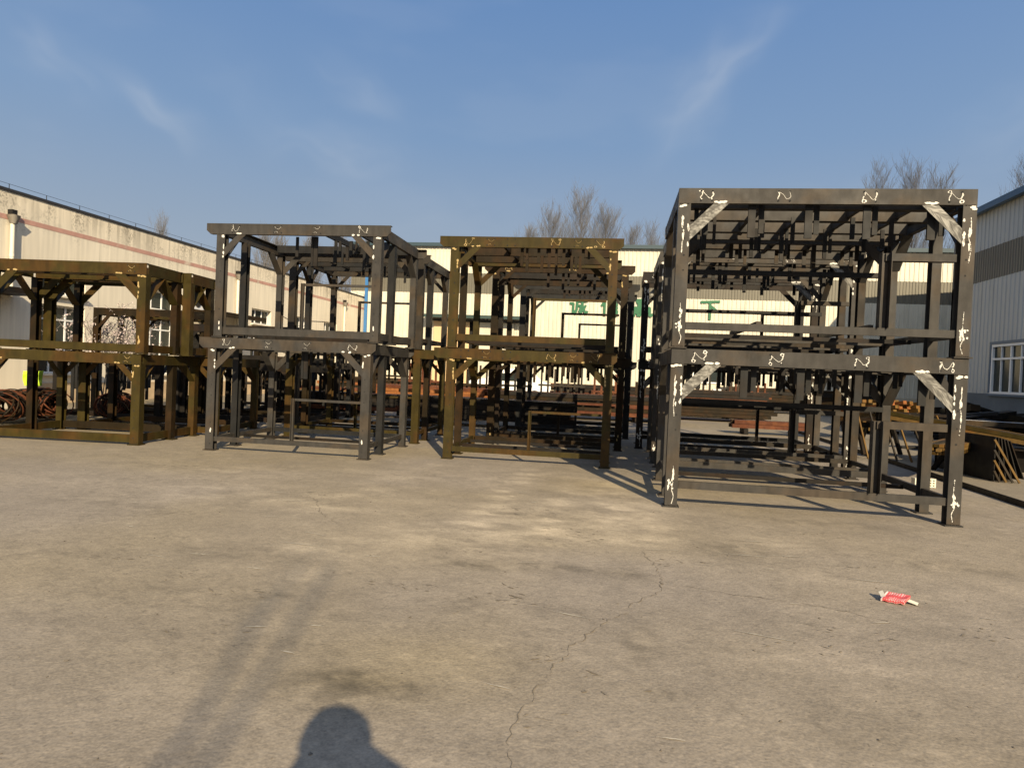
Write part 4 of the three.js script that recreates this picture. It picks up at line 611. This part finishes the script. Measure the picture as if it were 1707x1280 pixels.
// ---- right-hand clutter on the raised strip
{
  const Y = .082;
  const bundle = (label, a, b, n, m, s, mats, seed, thick = 1) => { const R = rng(seed), t = thing('angle_bar_bundle', label, 'steel bundle', [0, 0, 0], 0, 'bundles of ochre angle bars on the right'); const d = b.clone().sub(a).normalize(), side = V(-d.z, 0, d.x).normalize(); for (let j = 0; j < m; j++) for (let i = 0; i < n; i++) { const off = side.clone().multiplyScalar((i - (n - 1) / 2) * s).add(V(0, j * s * .8 * thick, 0)), k = (R() - .5) * .35; mesh('angle_bar', between(a.clone().add(off).addScaledVector(d, k), b.clone().add(off).addScaledVector(d, k), s * .88, s * .7 * thick), mats[Math.floor(R() * mats.length)], t); } return t; };
  bundle('long ochre bundle of angle bars running away to the right edge behind the large frame', V(5.1, .52, -12.3), V(11.6, .58, -22.6), 7, 3, .07, [M.tan, M.ochre, M.tan], 801);
  bundle('ochre bundle of angle bars sloping down across the long bundle', V(5.3, .98, -15.8), V(7.6, .62, -14.2), 5, 2, .11, [M.tan, M.ochre], 802);
  bundle('fat orange-ochre bundle behind the right posts of the large frame', V(5.2, .78, -17.2), V(5.9, 1.08, -15.8), 8, 3, .10, [M.tan, M.orange], 803);
  bundle('orange bundle of short bars farther along the raised strip', V(6.0, .8, -21.5), V(6.6, 1.0, -19.4), 8, 3, .12, [M.tan, M.orange], 804);
  bundle('thin pale grey bars lying behind the ochre bundle at the right edge', V(7.4, .85, -17.2), V(12, .72, -19.5), 3, 1, .16, [M.grey, M.frame], 805);
  // stands under the bundles
  for (const [x, z, h, l] of [[6.2, -13.9, .46, 'dark steel trestle under the near end of the long ochre bundle'], [8.4, -17.5, .48, 'dark steel trestle under the middle of the long ochre bundle'], [5.5, -16.5, .72, 'dark trestle under the fat orange bundle'], [6.3, -20.5, .74, 'dark trestle under the far orange bundle']]) { const t = thing('trestle', l, 'trestle', [x, Y, z], .5, 'dark trestles on the raised strip'); mesh('top_bar', [box(1.3, .1, .12, 0, h - .06 - Y + .05, 0)], M.dark, t); for (const s of [-.5, .5]) for (const q of [-1, 1]) mesh('leg', between(V(s * 1.05, 0, q * .22), V(s, h - .1 - Y + .04, 0), .07, .07), M.dark, t); }
  // leaning plates
  { const t = thing('leaning_plates', 'dark stack of steel plates on edge at the right, near edges fanned out', 'steel plates', [5.93, Y, -12.55], 0); for (let i = 0; i < 6; i++) { const tl = i * .075, g = box(.014, .74 - i * .015, 1.7); g.applyMatrix4(E3(.012 * i, 0, 0, 0, 0, tl)); g.applyMatrix4(E3(.03 + i * .056 - .0, .372, -.85, 0, .1, 0)); mesh('plate', g, i % 2 ? M.dark : M.char, t); } }
  { const t = thing('leaning_bars', 'four pale angle bars leaning in a fan at the near end of the plates', 'steel bars', [5.93, Y, -12.5], 0); for (let i = 0; i < 4; i++) mesh('angle_bar', between(V(.46 - i * .10, .01, .03), V(.06, .70 - i * .17, .02 + .01 * i), .028, .03), i % 2 ? M.grey : M.tan, t); }
  { const t = thing('sheet_rack', 'black rack of steel sheets standing under the long ochre bundle', 'rack', [7.4, Y, -14.6], -.55); for (let i = 0; i < 5; i++) mesh('plate', [box(2.6, .40, .02, 0, .202, -.3 + i * .14)], M.dark, t); mesh('shelf', [box(2.7, .03, .9, 0, .42, 0)], M.dark, t); }
  { const t = thing('bar_rack', 'rack of thin slanted bars standing behind the right posts of the large frame', 'rack', [5.9, Y, -15.2], -.3); for (let i = 0; i < 7; i++) mesh('bar', between(V(-.9 + i * .26, 0, .3), V(-1.15 + i * .24, .95, -.12), .03, .03), i % 3 ? M.grey : M.tan, t); mesh('rail', [box(2, .06, .06, -.3, .95, -.2)], M.dark, t); for (const x of [-1.3, .7]) mesh('leg', [box(.06, .92, .06, x, .46, -.2)], M.dark, t); }
  { const t = thing('scrap_heap', 'dark heap of plates and sections filling the raised strip at the right edge', 'steel pile', [9.6, Y, -17.8], -.55); const R = rng(811); for (let i = 0; i < 40; i++) { const g = box(.8 + R() * 2.4, .06 + R() * .12, .1 + R() * .3); g.applyMatrix4(E3((R() - .5) * 3.4, .05 + R() * .62, (R() - .5) * 3.2, (R() - .5) * .25, R() * 3, (R() - .5) * .3)); mesh('section', g, [M.dark, M.char, M.umber][i % 3], t); } }
  { const t = thing('scrap_heap', 'dark heap of sections under the windows of the right workshop', 'steel pile', [11.5, Y, -25], -.4); const R = rng(812); for (let i = 0; i < 44; i++) { const g = box(1 + R() * 3, .08 + R() * .14, .12 + R() * .3); g.applyMatrix4(E3((R() - .5) * 5, .06 + R() * .8, (R() - .5) * 5, (R() - .5) * .25, R() * 3, (R() - .5) * .3)); mesh('section', g, [M.dark, M.char, M.umber][i % 3], t); } }
  { const t = thing('floor_grate', 'small cream perforated brick lying by the kerb beneath the large frame', 'brick', [4.72, .004, -11.9], .1); const fr = []; for (let i = 0; i < 7; i++) fr.push(box(.02, .14, .12, -.15 + i * .05, .07, 0)); for (const y of [.012, .05, .09, .128]) for (let i = 0; i < 6; i++) fr.push(box(.029, .018, .118, -.125 + i * .05, y, 0)); mesh('lattice', fr, M.pipe, t); }
}
// ------------------------------------------------------------------ cigarette packet on the concrete
{
  const t = thing('cardboard_packet', 'crushed red and white cardboard packet lying on the concrete at lower right', 'packet', [1.985, 0, -5.37], -.38);
  const printed = new THREE.MeshStandardMaterial({ map: tex(128, 64, (u, v) => { const s = (v > .62 && u > .15 && u < .8 && mod(u * 9, 1) < .55 && mod(v * 9, 1) < .6) || (v < .3 && u > .3 && mod(u * 14, 1) < .5 && mod(v * 8, 1) < .45) || u < .07; return s ? [.62, .5, .47] : [.50, .075, .08]; }), roughness: .5 });
  const g = new THREE.BoxGeometry(.15, .024, .10, 6, 2, 5), p = g.attributes.position; for (let i = 0; i < p.count; i++) { const x = p.getX(i), z = p.getZ(i); p.setXYZ(i, x - .35 * z, p.getY(i) * (1 - .5 * Math.abs(z) * 8 * .5) + (vnoise(x * 40 + 5, z * 40, 8) - .5) * .014, z); } g.rotateX(.28); g.translate(0, .034, 0); g.computeVertexNormals(); mesh('box', g, printed, t);
  const l = box(.075, .003, .05); l.applyMatrix4(E3(.105, .020, -.03, .1, -.1, -.2)); mesh('flap', l, M.pipe, t);
  const l2 = box(.03, .028, .085); l2.applyMatrix4(E3(-.082, .032, -.01, .28, .3, .4)); mesh('open_end', l2, M.pipe, t);
}
{ // scattered grit, chips and twigs
  const R = rng(1777), S = []; for (let i = 0; i < 420; i++) { const z = -2.2 - 9 * Math.pow(R(), 1.4), x = (R() - .55) * (3 + -z * 1.3), s = .003 + .009 * R() * R(); const g = new THREE.TetrahedronGeometry(s); g.scale(1 + R(), .6, 1 + R()); g.rotateY(R() * 6); g.translate(x, s * .3, z); S.push(g); }
  const gm = mesh('grit', S, new THREE.MeshStandardMaterial({ color: new THREE.Color().setRGB(.13, .11, .085), roughness: 1 })); tag(gm, 'loose grit and small stone chips scattered over the concrete', 'grit'); gm.userData.kind = 'stuff';
}

// ------------------------------------------------------------------ the photographer and a tree, both behind the camera, casting their shadows into view
{
  const res = 96, size = 1.0, mc = new MarchingCubes(res, new THREE.MeshStandardMaterial(), false, false, 400000);
  const bones = [];
  const dirS = V(.375, 0, .927), c0 = V(.137, 0, .44), side = V(.927, 0, -.375); // body stands behind the phone, facing away from the sun
  const P = (s, y, f) => c0.clone().addScaledVector(side, s).addScaledVector(dirS, -f).setY(y);
  const B = (a, b, r0, r1) => bones.push([a, b, r0, r1]);
  B(P(0, .98, 0), P(0, 1.36, 0), .155, .17); B(P(-.17, 1.40, 0), P(.17, 1.40, 0), .075, .075); B(P(0, 1.42, 0), P(0, 1.54, .02), .058, .056); B(P(0, 1.615, .02), P(0, 1.665, .02), .098, .10); B(P(0, 1.60, .115), P(0, 1.62, .125), .018, .014);
  for (const s of [-1, 1]) { B(P(s * .10, .95, 0), P(s * .11, .52, .01), .095, .065); B(P(s * .11, .52, .01), P(s * .12, .09, -.02), .06, .042); B(P(s * .12, .05, -.04), P(s * .13, .04, .14), .045, .036); const el = s > 0 ? P(.345, 1.36, .10) : P(-.27, 1.20, .12); B(P(s * .20, 1.41, 0), el, .085, .08); B(el, P(s * .085, 1.46, .36), .066, .038); B(P(s * .12, 1.36, .04), P(s * .10, 1.44, .25), .07, .05); B(P(s * .085, 1.48, .37), P(s * .05, 1.545, .42), .03, .022); for (let k = 0; k < 4; k++) B(P(s * (.075 - k * .004), 1.505 + k * .018, .40), P(s * (.045), 1.50 + k * .02, .455), .009, .008); }
  const lo = V(-.65, -.05, -.35), ext = 1.95; const f = mc.field, N = res;
  for (let k = 0; k < N; k++) for (let j = 0; j < N; j++) for (let i = 0; i < N; i++) {
    const p = V(lo.x + ext * i / N, lo.y + ext * j / N, lo.z + ext * k / N); let acc = 0;
    for (const [a, b, r0, r1] of bones) { const ab = b.clone().sub(a), t = clamp(p.clone().sub(a).dot(ab) / Math.max(1e-6, ab.lengthSq())); const dd = p.distanceTo(a.clone().addScaledVector(ab, t)) - lerp(r0, r1, t); acc += Math.exp(-dd * 55); }
    f[i + j * N + k * N * N] = Math.log(acc + 1e-30) / 55;
  }
  mc.isolation = 0; mc.update();
  const n = mc.count, pos = new Float32Array(n * 3); for (let i = 0; i < n; i++) { pos[i * 3] = lo.x + ext * (mc.positionArray[i * 3] + 1) / 2; pos[i * 3 + 1] = lo.y + ext * (mc.positionArray[i * 3 + 1] + 1) / 2; pos[i * 3 + 2] = lo.z + ext * (mc.positionArray[i * 3 + 2] + 1) / 2; }
  const g = new THREE.BufferGeometry(); g.setAttribute('position', new THREE.BufferAttribute(pos, 3)); g.computeVertexNormals();
  const per = thing('person', 'person in dark clothes holding up a phone, seen only as a shadow', 'person', [0, 0, 0]);
  mesh('body', g, new THREE.MeshStandardMaterial({ color: new THREE.Color().setRGB(.05, .055, .07), roughness: .9 }), per);
  const hg = new THREE.SphereGeometry(.145, 18, 12, 0, 6.2832, 0, 1.75); const hp = hg.attributes.position; for (let i = 0; i < hp.count; i++) { const q = 1 + .12 * (vnoise(hp.getX(i) * 40, hp.getZ(i) * 40 + hp.getY(i) * 30, 44) - .4); hp.setXYZ(i, hp.getX(i) * q, hp.getY(i) * q, hp.getZ(i) * q); } hg.computeVertexNormals(); hg.translate(P(0, 1.66, .005).x, 1.66, P(0, 1.66, .005).z); mesh('hair', hg, M.black, per);
  const ph = mesh('phone', new THREE.BoxGeometry(.152, .072, .009), M.black); ph.position.set(.005, 1.535, .022); ph.rotation.y = 9.5 * D2R; tag(ph, 'black phone held sideways in front of the person who takes the picture', 'phone');
}
{
  const D0 = 14, dir = V(Math.sin(SUN_AZ), 0, Math.cos(SUN_AZ)), tanE = Math.tan(SUN_EL), base = V(-1.6, 0, -2.4).addScaledVector(dir, D0);
  const t = thing('young_tree', 'slim bare tree with two stems, seen only as faint shadow streaks at lower left', 'tree', [base.x, 0, base.z]);
  const stem = (pts, r0, lowX) => { // ground points along a shadow -> points of the stem in the upright plane through the base
    const P = pts.map(([x, z]) => { const a = V(x, 0, z).sub(base).dot(dir), q = V(x, 0, z).addScaledVector(dir, -a).sub(base); return q.setY(-a * tanE); }); const all = [V(lowX, 0, 0), V(lowX * .6 + P[0].x * .4, P[0].y * .6, P[0].z * .4), ...P], T = [];
    for (let i = 0; i + 1 < all.length; i++) { const f = i / (all.length - 1), g = (i + 1) / (all.length - 1); seg(all[i], all[i + 1], r0 * (1 - f * .80), r0 * (1 - g * .80), T); } return [geoOf(T), all];
  };
  const [gA, A] = stem([[-1.45, -1.9], [-1.57, -2.55], [-1.70, -3.1], [-1.85, -3.74], [-2.0, -4.3], [-2.12, -4.9]], .042, .0); mesh('trunk', gA, bark, t);
  const [gB, B] = stem([[-1.58, -1.9], [-1.74, -2.62], [-1.89, -3.07], [-2.10, -3.74], [-2.26, -4.3], [-2.38, -4.8]], .040, -.03); mesh('stem', gB, bark, t);
  const R = rng(4322), W = []; for (let i = 0; i < 22; i++) { const L = i % 2 ? A : B, k = L.length - 4 + Math.floor(R() * 3), b = L[k].clone().lerp(L[k + 1], R()), az = R() * 6.28; seg(b, b.clone().add(V(Math.cos(az) * .4, 1, Math.sin(az) * .4).multiplyScalar(.25 + .4 * R())), .006, .003, W); } mesh('twigs', geoOf(W), twigM, t);
}
renderer.render(scene, camera);
